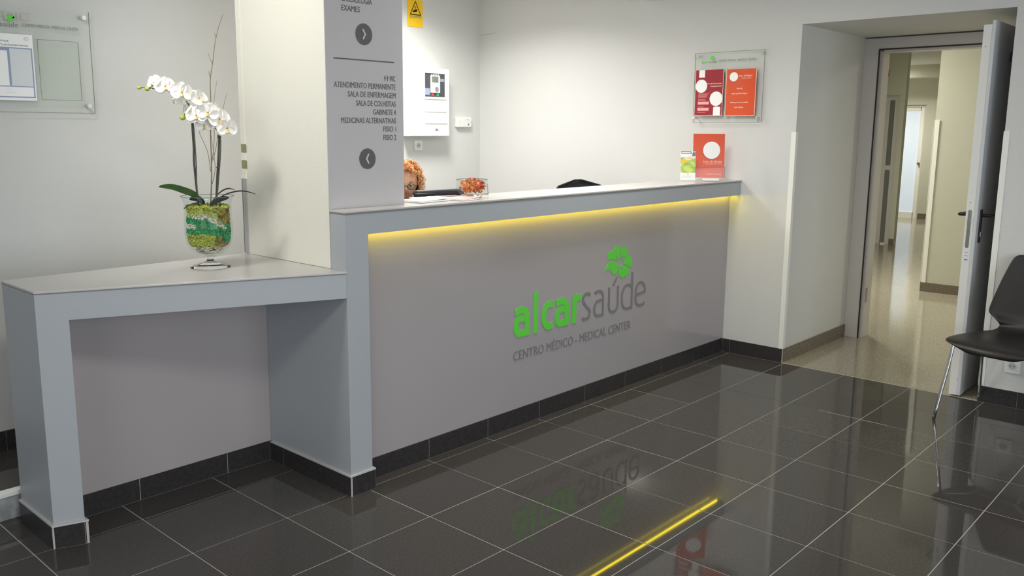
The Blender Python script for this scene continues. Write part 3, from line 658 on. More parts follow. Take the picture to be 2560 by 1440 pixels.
pbox('sheet', lo, RX, UP, lx0, lx1, lz0, lz1, 0, 0.0015, PAPER, lic)
flat('print_frame', ribbon([(-1.05, 1.852), (-0.775, 1.852), (-0.775, 1.650), (-1.05, 1.650)], 0.005) + ribbon([(-1.045, 1.694), (-0.778, 1.694)], 0.004) + ribbon([(-0.866, 1.840), (-0.866, 1.697)], 0.009), lo, RX, UP, BLUEP, lic, 0.0008, 0.0015)
flat('print_header', [rect(-1.05, -0.8615, 1.840, 1.8495)], lo, RX, UP, BLUEP, lic, 0.0006, 0.0015)
flat('pale_panel', [rect(-0.8605, -0.779, 1.697, 1.8485)], lo, RX, UP, PALEP, lic, 0.0004, 0.0015)
text('Licença', (-0.862, lo[1]-0.0015, 1.877), RX, UP, 0.0085, GREYT, lic, 0.060, 'R')
text('de Funcionamento', (-0.786, lo[1]-0.0015, 1.861), RX, UP, 0.0085, GREYT, lic, 0.135, 'R')
flat('emblem', ribbon(arc(-0.792, 1.893, 0.009, 0.005, 20, 160, 8), 0.0012) + ribbon(arc(-0.792, 1.892, 0.010, 0.004, 200, 340, 8), 0.0012), lo, RX, UP, GREYT, lic, 0.0005, 0.0016)
flat('small_print', [rect(-0.855+0.002*(k%3), -0.785-0.006*(k%4), 1.835-0.017*k, 1.837-0.017*k) for k in range(8)] + [rect(-0.89, -0.86, 1.680, 1.6815), rect(-0.89, -0.85, 1.668, 1.6695)], lo, RX, UP, PALEP, lic, 0.0007, 0.0021)
pbox('holder_pocket', (0, YL-0.0355, 0), RX, UP, -0.747, -0.578, 1.642, 1.895, 0, 0.003, PLEXI, bd)
flat('pocket_edge', ribbon([(-0.747, 1.642), (-0.578, 1.642), (-0.578, 1.895), (-0.747, 1.895), (-0.747, 1.642)], 0.0016), (0, YL-0.0355, 0), RX, UP, PLEXE, bd, 0.003)

# ------------------------------------------------------------------ right wall acrylic board with two posters
ro = (XW-0.030, 0, 0)   # plane coordinates: x = -y
rb = T('acrylic_poster_board', (XW-0.03, 0.1, 1.8), 'clear acrylic board on steel studs holding two posters above the counter', 'notice board')
pbox('acrylic_sheet', ro, RY, UP, -0.352, 0.153, 1.583, 2.047, 0, 0.005, PLEXI, rb)
flat('sheet_edge', ribbon([(-0.352,1.583),(0.153,1.583),(0.153,2.047),(-0.352,2.047),(-0.352,1.583)], 0.0022), ro, RY, UP, PLEXE, rb, 0.0052, 0)
for (x, z) in ((-0.335, 2.026), (0.135, 2.030), (-0.345, 1.617), (0.122, 1.615)): standoff(rb, ro, RY, UP, x, z, 0.028)
tx = (XW-0.0355, 0, 0)
text('alcar', (XW-0.0355, 0.302, 1.978), RY, UP, 0.017, GREEN, rb, 0.052, 'L', bold=0.02)
text('saúde', (XW-0.0355, 0.248, 1.978), RY, UP, 0.017, INKL, rb, 0.060, 'L')
flat('logo_flower', [[(x, y, 0.0002*k) for x, y in circ(-0.222+0.009*math.cos(a), 2.010+0.009*math.sin(a), 0.0075, 10)] for k, a in enumerate((0.3, 1.55, 2.8, 4.1, 5.3))], tx, RY, UP, GREEN, rb, 0.001)
text('CENTRO MÉDICO - MEDICAL CENTER', (XW-0.0355, 0.176, 1.984), RY, UP, 0.013, INKL, rb, 0.27, 'L', bold=0.0)
po = (XW-0.0375, 0, 0)
p1 = T('crimson_poster', (XW-0.04, 0.24, 1.63), 'crimson complaints book poster with white circles, left on the acrylic board', 'poster')
a0, a1, b0, b1 = -0.339, -0.131, 1.630, 1.934
pbox('sheet', po, RY, UP, a0, a1, b0, b1, 0, 0.002, RED, p1)
flat('sheet_border', ribbon([(a0,b0),(a1,b0),(a1,b1)], 0.003), po, RY, UP, PEACH, p1, 0.0022)
flat('white_shape', [circ(a0+0.045, 1.827, 0.044, 36)], po, RY, UP, PAPER, p1, 0.0006, 0.002)
cc = [(x, y) for x, y in circ(a0+0.160, 1.741, 0.048, 40)]; cc = [(min(x, a1-0.003), y) for x, y in cc]
flat('white_shape', [cc], po, RY, UP, PAPER, p1, 0.0006, 0.002)
flat('white_shape', [rect(a0+0.025, a0+0.069, 1.885, 1.934)], po, RY, UP, PAPER, p1, 0.0006, 0.002)
flat('white_shape', [[(a0+0.142, 1.630), (a0+0.195, 1.630), (a0+0.195, 1.683)] + arc(a0+0.1685, 1.683, 0.0265, 0.006, 0, 180, 8)[1:]], po, RY, UP, PAPER, p1, 0.0006, 0.002)
text('Livro de Reclamações', (XW-0.0395, -a1+0.010-0.0, 1.838), RY, UP, 0.0085, PEACH, p1, 0.115, 'R', bold=0.02, shear=0.2)
text('Complaints book', (XW-0.0395, -a1+0.010, 1.821), RY, UP, 0.0085, PEACH, p1, 0.085, 'R', bold=0.02, shear=0.2)
flat('small_print', [rect(a0+0.024, a0+0.024+l, z, z+0.0022) for l, z in ((.086,1.779),(.070,1.770),(.072,1.764),(.064,1.758),(.068,1.751),(.055,1.737),(.058,1.731),(.045,1.687),(.060,1.650))], po, RY, UP, PINK, p1, 0.0005, 0.002)
flat('text_block', [rect(a0+0.024, a0+0.108, 1.704, 1.723), rect(a0+0.022, a0+0.108, 1.662, 1.682)], po, RY, UP, PINK, p1, 0.0005, 0.002)
p2 = T('orange_poster', (XW-0.04, 0.0, 1.63), 'orange compliments book poster with one small white circle, right on the acrylic board', 'poster')
c0, c1 = -0.108, 0.105
pbox('sheet', po, RY, UP, c0, c1, b0-0.002, b1-0.004, 0, 0.002, ORANGE, p2)
flat('sheet_border', ribbon([(c0,b1-0.004),(c0,b0-0.002),(c1,b0-0.002),(c1,b1-0.004)], 0.003), po, RY, UP, PEACH, p2, 0.0022)
flat('red_ring', [circ(c0+0.053, 1.880, 0.033, 32)], po, RY, UP, RED, p2, 0.0004, 0.002)  # red disc showing as a thin rim around the white circle
flat('white_circle', [circ(c0+0.053, 1.881, 0.0305, 32)], po, RY, UP, PAPER, p2, 0.0008, 0.002)
text('Livro de Elogios', (XW-0.0395, -c0-0.088, 1.881), RY, UP, 0.011, PEACH, p2, 0.098, 'L', bold=0.025, shear=0.2)
text('Compliments book', (XW-0.0395, -c0-0.108, 1.868), RY, UP, 0.0065, PEACH, p2, 0.070, 'L', bold=0.02, shear=0.2)
for s, z, wd_ in (('Sorria.', 1.800, 0.044), ('Aqui pode elogiar.', 1.768, 0.120), ('Here you can smile', 1.710, 0.128), ('and cheer.', 1.678, 0.068)):
    text(s, (XW-0.0395, -c0-0.100, z), RY, UP, 0.0095, PEACH, p2, wd_, 'C', bold=0.025, shear=0.2)

# ------------------------------------------------------------------ things on the wall behind the counter (y = 2.44)
WB = 2.44
ys = T('warning_notice', (2.47, WB, 2.4), 'yellow video surveillance notice with a black triangle on the wall', 'sign')
yo = (0, WB-0.002, 0)
pbox('sheet', yo, RX, UP, 2.402, 2.560, 2.316, 2.520, 0, 0.002, YEL, ys)
tz0, tz1, tcx = 2.408, 2.508, 2.482
flat('triangle', ribbon([(tcx-0.052, tz0), (tcx+0.056, tz0), (tcx+0.002, tz1), (tcx-0.052, tz0), (tcx+0.0, tz0)], 0.007), yo, RX, UP, BLK, ys, 0.0006, 0.002)
flat('camera_symbol', [[(tcx-0.022,2.424),(tcx+0.018,2.432),(tcx+0.022,2.452),(tcx-0.016,2.444)], rect(tcx-0.003, tcx+0.003, 2.45, 2.468), rect(tcx-0.012, tcx+0.012, 2.464, 2.469), [(tcx-0.028,2.424),(tcx-0.020,2.428),(tcx-0.018,2.438),(tcx-0.026,2.436)]], yo, RX, UP, BLK, ys, 0.0006, 0.002)
flat('small_print', [rect(2.420, 2.546, 2.393, 2.399), rect(2.424, 2.540, 2.385, 2.389), rect(2.416, 2.446, 2.378, 2.381), rect(2.416, 2.440, 2.340, 2.342)], yo, RX, UP, OLIVE, ys, 0.0005, 0.002)
fp = T('alarm_panel', (2.57, WB, 1.73), 'white wall-mounted fire alarm control cabinet with a dark display window', 'alarm panel')
px0, px1, pz0, pz1, pd = 2.330, 2.745, 1.472, 2.002, 0.11
box('cabinet', px0, px1, WB-pd+0.012, WB-0.0005, pz0, pz1, WHITE, fp, 0.004)
fo = (0, WB-pd+0.012, 0)
door = pbox('cover', fo, RX, UP, px0+0.012, px1-0.004, pz0+0.004, pz1-0.004, 0, 0.014, WHITE, fp)
fo2 = (0, WB-pd-0.002, 0)
flat('window_bezel', ribbon([(2.470,1.775),(2.695,1.775),(2.695,1.965),(2.470,1.965),(2.470,1.770)], 0.008) + [rect(2.468, 2.700, 1.762, 1.772)], fo2, RX, UP, WHITE, fp, 0.006)
dw = pbox('display_window', fo2, RX, UP, 2.475, 2.690, 1.780, 1.960, 0, 0.002, GREYP, fp)
pbox('label_strip', fo2, RX, UP, 2.640, 2.684, 1.900, 1.922, 0.002, 0.003, BLUEP, fp)
pbox('label_strip', fo2, RX, UP, 2.478, 2.528, 1.794, 1.844, 0.002, 0.003, BLUEP, fp)
kp = pbox('keypad', fo2, RX, UP, 2.535, 2.630, 1.812, 1.945, 0.002, 0.012, WHITE, fp)
pbox('screen', fo2, RX, UP, 2.543, 2.612, 1.890, 1.937, 0.012, 0.013, LCD, kp)
flat('key_switch', [circ(2.592, 1.840, 0.018, 20)], fo2, RX, UP, STEEL, kp, 0.006, 0.012)
pbox('button', fo2, RX, UP, 2.543, 2.567, 1.786, 1.812, 0.002, 0.008, RBTN, fp); pbox('button', fo2, RX, UP, 2.598, 2.622, 1.786, 1.812, 0.002, 0.008, GBTN, fp)
flat('indicator', [circ(2.548+0.018*k, 1.951, 0.004, 8) for k in range(5)], fo2, RX, UP, WHITE, kp, 0.004, 0.002)
flat('raised_panel', ribbon([(2.478,1.666),(2.712,1.666)], 0.006) + ribbon([(2.715,1.740),(2.715,1.575),(2.475,1.575)], 0.006), fo2, RX, UP, WHITE, fp, 0.004)
flat('emblem', [circ(2.60, 1.522, 0.021, 24)], fo2, RX, UP, PALEP, fp, 0.001)
flat('emblem_mark', ribbon([(2.583,1.514),(2.596,1.532),(2.602,1.514)], 0.004) + ribbon([(2.602,1.514),(2.608,1.530),(2.618,1.514)], 0.004) + ribbon([(2.592,1.520),(2.616,1.520)], 0.003), fo2, RX, UP, INK, fp, 0.0012, 0.0008)
lk = T('cabinet_key', (px1+0.004, WB-0.05, 1.735), 'small key hanging in the side lock of the alarm cabinet', 'key')
bm = bmesh.new(); tube_bm(bm, [(px1, WB-0.06, 1.745), (px1+0.012, WB-0.06, 1.745)], 0.013, 14); bm_obj('lock_barrel', bm, STEEL, lk)
box('key_head', px1+0.012, px1+0.016, WB-0.070, WB-0.048, 1.722, 1.745, STEEL, lk); box('spare_key', px1+0.013, px1+0.016, WB-0.064, WB-0.056, 1.668, 1.722, STEEL, lk)
def socket(nm, org, right, up, x, y, w_, h_, label):
    t = T(nm, Vector(org)+Vector(right)*x+Vector(up)*y, label, 'socket')
    pl = flat('plate', [rect(x-w_/2, x+w_/2, y-h_/2, y+h_/2)], org, right, up, WHITE, t, 0.008)
    flat('socket_ring', ribbon(arc(x, y, 0.021, 0.021, 0, 360, 20), 0.004), org, right, up, PALEP, t, 0.0095)
    flat('socket_well', [circ(x, y, 0.019, 20)], org, right, up, LEDGE, t, 0.0085)
    flat('pin_hole', [circ(x-0.009, y, 0.0028, 10), circ(x+0.009, y, 0.0028, 10)], org, right, up, BLACKP, t, 0.0092)
    return t
socket('wall_socket', (0, WB, 0), RX, UP, 2.500, 1.398, 0.082, 0.078, 'white wall socket directly below the alarm cabinet')
th = T('control_box', (2.99, WB, 1.6), 'small white control box on the wall right of the alarm cabinet', 'control box')
box('housing', 2.912, 3.082, WB-0.032, WB-0.0005, 1.545, 1.628, WHITE, th, 0.006)
flat('indicator', [circ(3.012+0.016*k, 1.606, 0.003, 8) for k in range(3)], (0, WB-0.032, 0), RX, UP, GREYT, th, 0.001)
flat('button', [rect(3.036, 3.050, 1.560, 1.576)], (0, WB-0.032, 0), RX, UP, GREYT, th, 0.001)
flat('screw', [circ(2.945, 1.588, 0.003, 8), circ(3.068, 1.590, 0.003, 8)], (0, WB-0.032, 0), RX, UP, GREYT, th, 0.001)

# ------------------------------------------------------------------ doorway: frame, leaf, corridor
fr = S(boxes('door_1', [(4.27, 4.40, -0.482, Y1-0.001, 0, 2.18), (4.27, 4.40, Y2+0.001, Y2+0.055, 0, 2.18), (4.27, 4.40, Y2+0.055, -0.482, 2.105, 2.18)], FRAME)); fr['label'] = 'grey metal door frame at the back of the recess'
boxes('seal', [(4.266, 4.2695, -0.490, -0.480, 0.002, 2.098), (4.266, 4.2695, Y2+0.06, -0.480, 2.098, 2.107)], SEAL, fr)
boxes('inner_stop', [(4.30, 4.42, -0.505, -0.482, 0.002, 2.09), (4.30, 4.42, Y2+0.055, -0.505, 2.085, 2.105)], FRAME, fr)
box('strike_plate', 4.30, 4.34, -0.507, -0.505, 0.27, 0.38, STEEL, fr)
# reveal shading panel line: none.  Leaf stands open, hinged at the far right jamb
leafT = T('door_leaf', (4.24, -1.47, 0), 'white door leaf standing open into the doorway recess, lock edge forward', 'door')
dl0, dl1 = 3.205, 4.245
box('leaf_core', dl0, dl1, -1.455, -1.413, 0.010, 2.108, DOORW, leafT)
box('leaf_face', dl0-0.003, dl1, -1.474, -1.4552, 0.010, 2.130, DOORG, leafT, 0.003)
lp = flat('lock_plate', [[(-x, z) for x, z in [(-1.434+0.009*math.cos(math.radians(a)), 1.085+0.009*math.sin(math.radians(a))) for a in range(0, 181, 20)] + [(-1.434-0.009*math.cos(math.radians(a)), 0.885-0.009*math.sin(math.radians(a))) for a in range(0, 181, 20)]]], (dl0, 0, 0), RY, UP, STEEL, leafT, 0.0015)
flat('latch', [[(1.428,1.02),(1.440,1.02),(1.440,1.045),(1.428,1.045)]], (dl0, 0, 0), RY, UP, STEEL, lp, 0.008)
flat('bolt', [rect(1.430, 1.438, 0.955, 0.985)], (dl0, 0, 0), RY, UP, GREYT, lp, 0.003)
flat('edge_label', [rect(1.424, 1.446, 0.800, 0.865)], (dl0, 0, 0), RY, UP, PALEP, leafT, 0.0008)
flat('edge_label_print', [rect(1.426, 1.444, 0.806, 0.812), rect(1.426, 1.444, 0.83, 0.832), rect(1.426, 1.444, 0.85, 0.852)], (dl0, 0, 0), RY, UP, GREYT, leafT, 0.0012)
flat('screw', [circ(1.432, 1.135, 0.003, 8), circ(1.455, 0.105, 0.004, 8), circ(1.430, 1.99, 0.003, 8)], (dl0, 0, 0), RY, UP, GREYT, leafT, 0.001)
for sy, ylo in ((-1, -1.474), (1, -1.413)):
    hd = box('handle_plate', dl0+0.045, dl0+0.075, min(ylo, ylo+sy*0.008), max(ylo, ylo+sy*0.008), 0.905, 1.095, BLKM, leafT, 0.003)
    bm = bmesh.new(); yy = ylo+sy*0.045
    tube_bm(bm, [(dl0+0.060, ylo, 1.062), (dl0+0.060, yy, 1.062), (dl0+0.085, yy+sy*0.004, 1.062), (dl0+0.185, yy, 1.060)], 0.009, 10, 4)
    bm_obj('handle', bm, BLKM, leafT, smooth=True)
    box('key_cylinder', dl0+0.052, dl0+0.068, min(ylo, ylo+sy*0.014), max(ylo, ylo+sy*0.014), 0.94, 0.968, STEEL, hd)
for z in (0.25, 1.05, 1.95):
    bm = bmesh.new(); tube_bm(bm, [(dl1+0.004, -1.482, z-0.05), (dl1+0.004, -1.482, z+0.05)], 0.008, 10); bm_obj('hinge', bm, STEEL, leafT)
box('door_closer', 3.56, 3.74, -1.510, -1.474, 1.93, 1.98, BLKM, leafT, 0.004)
# corridor shell
S(boxes('wall_corridor_right', [(6.68, 6.9, -4.2, -0.185, 0, 2.75)], WALLW))
g5 = S(boxes('trim_5', [(6.672, 6.681, -0.225, -0.183, 0.09, 1.64), (6.672, 6.70, -0.185, -0.178, 0.09, 1.64)], WTRIM)); g5['label'] = 'white corner guard on the corridor wall'
S(box('baseboard_corridor', 6.668, 6.68, -4.2, -0.181, 0, 0.09, GRANB))
S(boxes('wall_corridor_near', [(4.33, 10.0, 1.5, 1.6, 0, 2.75), (4.33, 4.40, -4.2, Y2, 0, 2.75), (4.33, 4.40, Y1, 1.6, 0, 2.75), (4.33, 4.40, Y2, Y1, 2.18, 2.75), (4.4, 6.8, -4.3, -4.2, 0, 2.75)], WALLW))
S(boxes('wall_corridor_left', [(10.05, 10.15, 1.50, 2.2, 0, 2.75), (10.05, 10.15, 1.27, 1.50, 2.01, 2.75), (10.05, 10.15, 1.205, 1.27, 0, 2.75)], WALLW))
S(box('baseboard_corridor_left', 10.04, 10.05, 1.205, 1.268, 0, 0.09, GRANB))
d2 = S(boxes('door_2', [(10.10, 10.14, 1.27, 1.345, 0, 2.01), (10.10, 10.14, 1.41, 1.50, 0, 2.01), (10.10, 10.14, 1.345, 1.41, 1.95, 2.01), (10.10, 10.14, 1.345, 1.41, 1.02, 1.08)], FRAME)); d2['label'] = 'narrow grey framed door on the left side of the corridor'
box('pane', 10.115, 10.125, 1.345, 1.41, 1.08, 1.95, GREYG, d2); box('lower_pane', 10.115, 10.125, 1.345, 1.41, 0.02, 1.02, GREYG, d2)
XB = 14.2
wdg = S(boxes('wall_corridor_end', [(XB, XB+0.3, -0.5, 2.20, 0, 2.75), (XB, XB+0.3, 2.62, 3.3, 0, 2.75), (XB, XB+0.3, 2.20, 2.62, 2.005, 2.75)], WALLW))
d3 = S(boxes('door_3', [(XB+0.07, XB+0.12, 2.235, 2.305, 0.0, 1.965), (XB+0.07, XB+0.12, 2.56, 2.62, 0.0, 1.965), (XB+0.07, XB+0.12, 2.295, 2.56, 1.905, 1.965), (XB+0.07, XB+0.12, 2.295, 2.56, 0.0, 0.105)], WTRIM)); d3['label'] = 'white framed glazed door with a bright frosted pane at the corridor end'
boxes('outer_frame', [(XB+0.05, XB+0.14, 2.20, 2.235, 0, 2.005), (XB+0.05, XB+0.14, 2.235, 2.62, 1.965, 2.005)], FRAME, d3)
box('pane', XB+0.09, XB+0.10, 2.295, 2.56, 0.105, 1.905, SKYG, d3); box('handle', XB+0.02, XB+0.07, 2.25, 2.28, 0.96, 1.0, STEEL, d3)
S(box('baseboard_corridor_end', XB-0.012, XB, -0.18, 2.19, 0, 0.10, GRANB))
S(box('wall_corridor_side', 6.9, 14.2, -0.5, -0.185, 0, 2.75, WALLW))
S(box('wall_corridor_back', 4.33, 14.7, 3.2, 3.4, 0, 2.75, WALLW))
S(boxes('ceiling_corridor', [(4.33, 14.7, -4.3, 3.4, 2.62, 2.9)], CEIL)); S(box('ceiling_corridor_beam', 13.2, 13.6, -0.185, 3.2, 2.42, 2.62, WALLW))
for (x, y, z, lab) in ((5.6, -2.4, 2.43, 'square ceiling lamp in the corridor just beyond the door'), (6.2, 1.0, 2.58, 'square ceiling lamp in the corridor to the left beyond the door'), (12.9, 2.85, 2.58, 'square ceiling lamp at the far end of the corridor')):
    t = T('ceiling_lamp', (x, y, 2.62), lab, 'ceiling lamp')
    box('housing', x-0.28, x+0.28, y-0.28, y+0.28, z, 2.6195, WHITE, t); box('diffuser', x-0.26, x+0.26, y-0.26, y+0.26, z-0.004, z, EM_LAMP, t)
dt = T('fire_detector', (10.04, 1.42, 2.28), 'small red call point high on the far corridor wall', 'alarm'); box('body', 10.02, 10.0495, 1.44, 1.50, 2.27, 2.34, RDET, dt, 0.004); box('base_plate', 10.03, 10.0496, 1.435, 1.505, 2.262, 2.348, RBTN, dt)

# ------------------------------------------------------------------ visitor chair
ch = T('visitor_chair', (2.93, -1.79, 0), 'black moulded shell chair on chrome legs beside the open door', 'chair')
Fv = Vector((-0.99, 0.135, 0)).normalized(); Sv = Vector((0.135, 0.99, 0)).normalized(); B0 = Vector((3.155, -1.815, 0))
def CP(u, s, z): return B0 + Fv*u + Sv*s + Vector((0,0,z))
# profile: (u, z, half width, edge drop, dip)
prof = [(0.560,0.405,0.100,0.0),(0.562,0.420,0.150,0.0),(0.550,0.435,0.205,0.006),(0.510,0.446,0.246,0.010),(0.46,0.450,0.258,0.012),(0.38,0.448,0.256,0.010),(0.30,0.444,0.245,0.006),(0.22,0.440,0.222,0.0),(0.165,0.440,0.195,-0.004),(0.130,0.444,0.172,-0.006),
        (0.105,0.452,0.152,-0.006),(0.085,0.466,0.142,-0.006),(0.070,0.485,0.142,-0.006),(0.060,0.503,0.152,-0.006),(0.053,0.520,0.178,-0.008),(0.048,0.536,0.203,-0.010),(0.044,0.556,0.210,-0.012),(0.034,0.61,0.199,-0.012),(0.022,0.67,0.185,-0.010),(0.010,0.73,0.170,-0.008),(-0.004,0.79,0.153,-0.006),(-0.018,0.845,0.137,-0.004),(-0.024,0.866,0.122,-0.002),(-0.026,0.872,0.100,0.0)]
def shell():
    bm = bmesh.new(); rows = []; K = 12
    P2 = [Vector(q) for q in prof]
    for i, (u, z, hw, dr) in enumerate(prof):
        up = prof[max(i-1,0)]; un = prof[min(i+1,len(prof)-1)]; tdir = Vector((un[0]-up[0], un[1]-up[1])).normalized(); nr = Vector((-tdir.y, tdir.x))
        if nr.y < 0 and i < 8: nr = -nr
        row = []
        for j in range(K+1):
            s = (2*j/K-1); e = s*s
            du = 0.0; 
            if i < 3: du = -0.02*e
            if i >= 13: du = 0.03*e       # back wraps slightly forward
            row.append(bm.verts.new(CP(u+du, hw*s, z - (dr*e if i < 9 else 0))))
        rows.append(row)
    for a, b in zip(rows, rows[1:]):
        for j in range(K): bm.faces.new((a[j], a[j+1], b[j+1], b[j]))
    bmesh.ops.recalc_face_normals(bm, faces=bm.faces)
    bmesh.ops.solidify(bm, geom=bm.faces[:], thickness=0.012)
    bmesh.ops.recalc_face_normals(bm, faces=bm.faces)
    return bm_obj('shell', bm, BLACKL, ch, smooth=True)
sh = shell(); md = sh.modifiers.new('subd', 'SUBSURF'); md.levels = 1; md.render_levels = 2
for s in (1, -1):
    tube('leg', [CP(0.505, s*0.265, 0.0), CP(0.455, s*0.235, 0.30), CP(0.435, s*0.222, 0.418), CP(0.40, s*0.19, 0.428), CP(0.30, s*0.10, 0.424)], 0.0085, CHROME, ch, 12, 4)
    tube('leg', [CP(-0.030, s*0.250, 0.0), CP(0.075, s*0.215, 0.30), CP(0.115, s*0.200, 0.405), CP(0.15, s*0.17, 0.420), CP(0.22, s*0.10, 0.420)], 0.0085, CHROME, ch, 12, 4)
tube('under_frame', [CP(0.30, 0.10, 0.424), CP(0.26, 0.105, 0.421), CP(0.22, 0.10, 0.420), CP(0.22, -0.10, 0.420), CP(0.26, -0.105, 0.421), CP(0.30, -0.10, 0.424), CP(0.30, 0.10, 0.424)], 0.008, CHROME, ch, 8)
socket('wall_socket', (XW, 0, 0), RY, UP, 1.724, 0.236, 0.078, 0.080, 'white wall socket behind the black visitor chair')
tr = S(boxes('trim_6', [(XW-0.003, XW, -3.2, -1.70, 0.728, 0.7295), (XW-0.003, XW, -1.702, -1.70, 0.66, 0.7295)], PALEP)); tr['label'] = 'thin cable cover line on the wall behind the chair'

# ------------------------------------------------------------------ things on the counter top
ZT = 1.2006
def circle_pos(c, r, a): return (c[0]+r*math.cos(a), c[1]+r*math.sin(a))
bw = T('glass_bowl', (0.792, 0.155, ZT), 'clear glass bowl of dried orange petals on the counter top', 'bowl')
BXc, BYc = 0.795, 0.150
lathe('bowl', [(0.0000,0.0),(0.0450,0.0),(0.0504,0.004),(0.0558,0.014),(0.0702,0.030),(0.0770,0.045),(0.0779,0.070),(0.0765,0.086),(0.0743,0.086),(0.0747,0.070),(0.0738,0.047),(0.0666,0.034),(0.0522,0.020),(0.0000,0.017)], (BXc, BYc, ZT), GLASSC, bw, 40)
lathe('rim', [(0.0743,0.0855),(0.0770,0.0855),(0.0770,0.088),(0.0743,0.088),(0.0743,0.0855)], (BXc, BYc, ZT), PLEXE, bw, 40)
lathe('thick_base', [(0.0000,0.001),(0.0486,0.001),(0.0531,0.014),(0.0000,0.016)], (BXc, BYc, ZT), GLASS, bw, 40)
pp = T('dried_petals', (BXc, BYc, ZT+0.03), 'dried orange, straw and crimson petals heaped in the glass bowl', 'potpourri'); pp['kind'] = 'stuff'
for mm, nm, n in ((POT1, 'orange_petals', 230), (POT2, 'straw_petals', 120), (POT3, 'crimson_petals', 70)):
    bm = bmesh.new()
    for i in range(n):
        a = random.uniform(0, 2*PI) if nm != 'crimson_petals' else random.gauss(-0.75, 0.6); rr = 0.060*math.sqrt(random.random()); z = random.uniform(0.024, 0.072) + 0.022*(1-rr/0.060)
        if z < 0.045: rr *= 0.75
        c = Vector((BXc+rr*math.cos(a), BYc+rr*math.sin(a), ZT+z)); s = random.uniform(0.010, 0.018)
        d1 = Vector((random.gauss(0,1), random.gauss(0,1), random.gauss(0,.7))).normalized()*s; d2 = d1.cross(Vector((random.gauss(0,1), random.gauss(0,1), random.gauss(0,1)))).normalized()*s*0.4; n3 = d1.cross(d2).normalized()*s*0.35
        vs = [bm.verts.new(p) for p in (c-d1+n3, c+d2, c+d1+n3, c-d2, c-n3*0.4)]
        for k in range(4): bm.faces.new((vs[k], vs[(k+1)%4], vs[4]))
    o = bm_obj(nm, bm, mm, pp); o['kind'] = 'stuff'
rod = T('wire_stand', (0.93, 0.24, ZT), 'bent metal wire stand just right of the glass bowl', 'stand')
tube('wire', [(0.865, 0.262, ZT+0.004), (0.865, 0.262, ZT+0.052), (0.870, 0.262, ZT+0.058), (0.975, 0.230, ZT+0.056), (0.985, 0.228, ZT+0.050), (0.990, 0.226, ZT+0.003)], 0.0025, STEEL, rod, 8)
tube('foot', [(0.990, 0.226, ZT+0.003), (0.965, 0.25, ZT+0.003), (0.855, 0.262, ZT+0.003)], 0.0025, STEEL, rod, 6)
def booklet(nm, c, w_, h_, t_, rz, cover, label, tilt=0.0, group='leaflets on the counter'):
    r = T(nm, (c[0], c[1], c[2]), label, 'leaflet', group, rz)
    def b(n_, z0, z1, m, g=0.0):
        bm = bmesh.new(); box_bm(bm, -w_/2+g, w_/2-g, -h_/2+g, h_/2-g, z0, z1)
        if n_ == 'cover':
            bmesh.ops.subdivide_edges(bm, edges=bm.edges[:], cuts=3, use_grid_fill=True)
            for v in bm.verts: v.co.z += 0.010*tilt*(v.co.x/w_+0.5)**2
        return bm_obj(n_, bm, m, r, world=False)
    b('pages', 0.0, t_*0.85, PAPER, 0.001); b('cover', t_*0.86, t_, cover); b('back_cover', -0.0006, -0.0001, GREYP)
    return r
booklet('leaflet', (0.475, 0.130, ZT+0.001), 0.20, 0.13, 0.008, 0.10, PAPER, 'white leaflet lying nearest the column on the counter', 0.6)
booklet('leaflet', (0.565, 0.215, ZT+0.001), 0.15, 0.09, 0.006, -0.25, PAPER, 'white leaflet lying flat behind the two front leaflets', 0.3)
booklet('leaflet', (0.655, 0.085, ZT+0.001), 0.13, 0.12, 0.006, 0.15, PINK, 'pale pink leaflet with a dark edge in front of the glass bowl', 0.5)
booklet('red_booklet', (0.705, 0.262, ZT+0.001), 0.16, 0.028, 0.005, -0.3, RBTN, 'thin red-edged booklet just behind the glass bowl', 0.0)
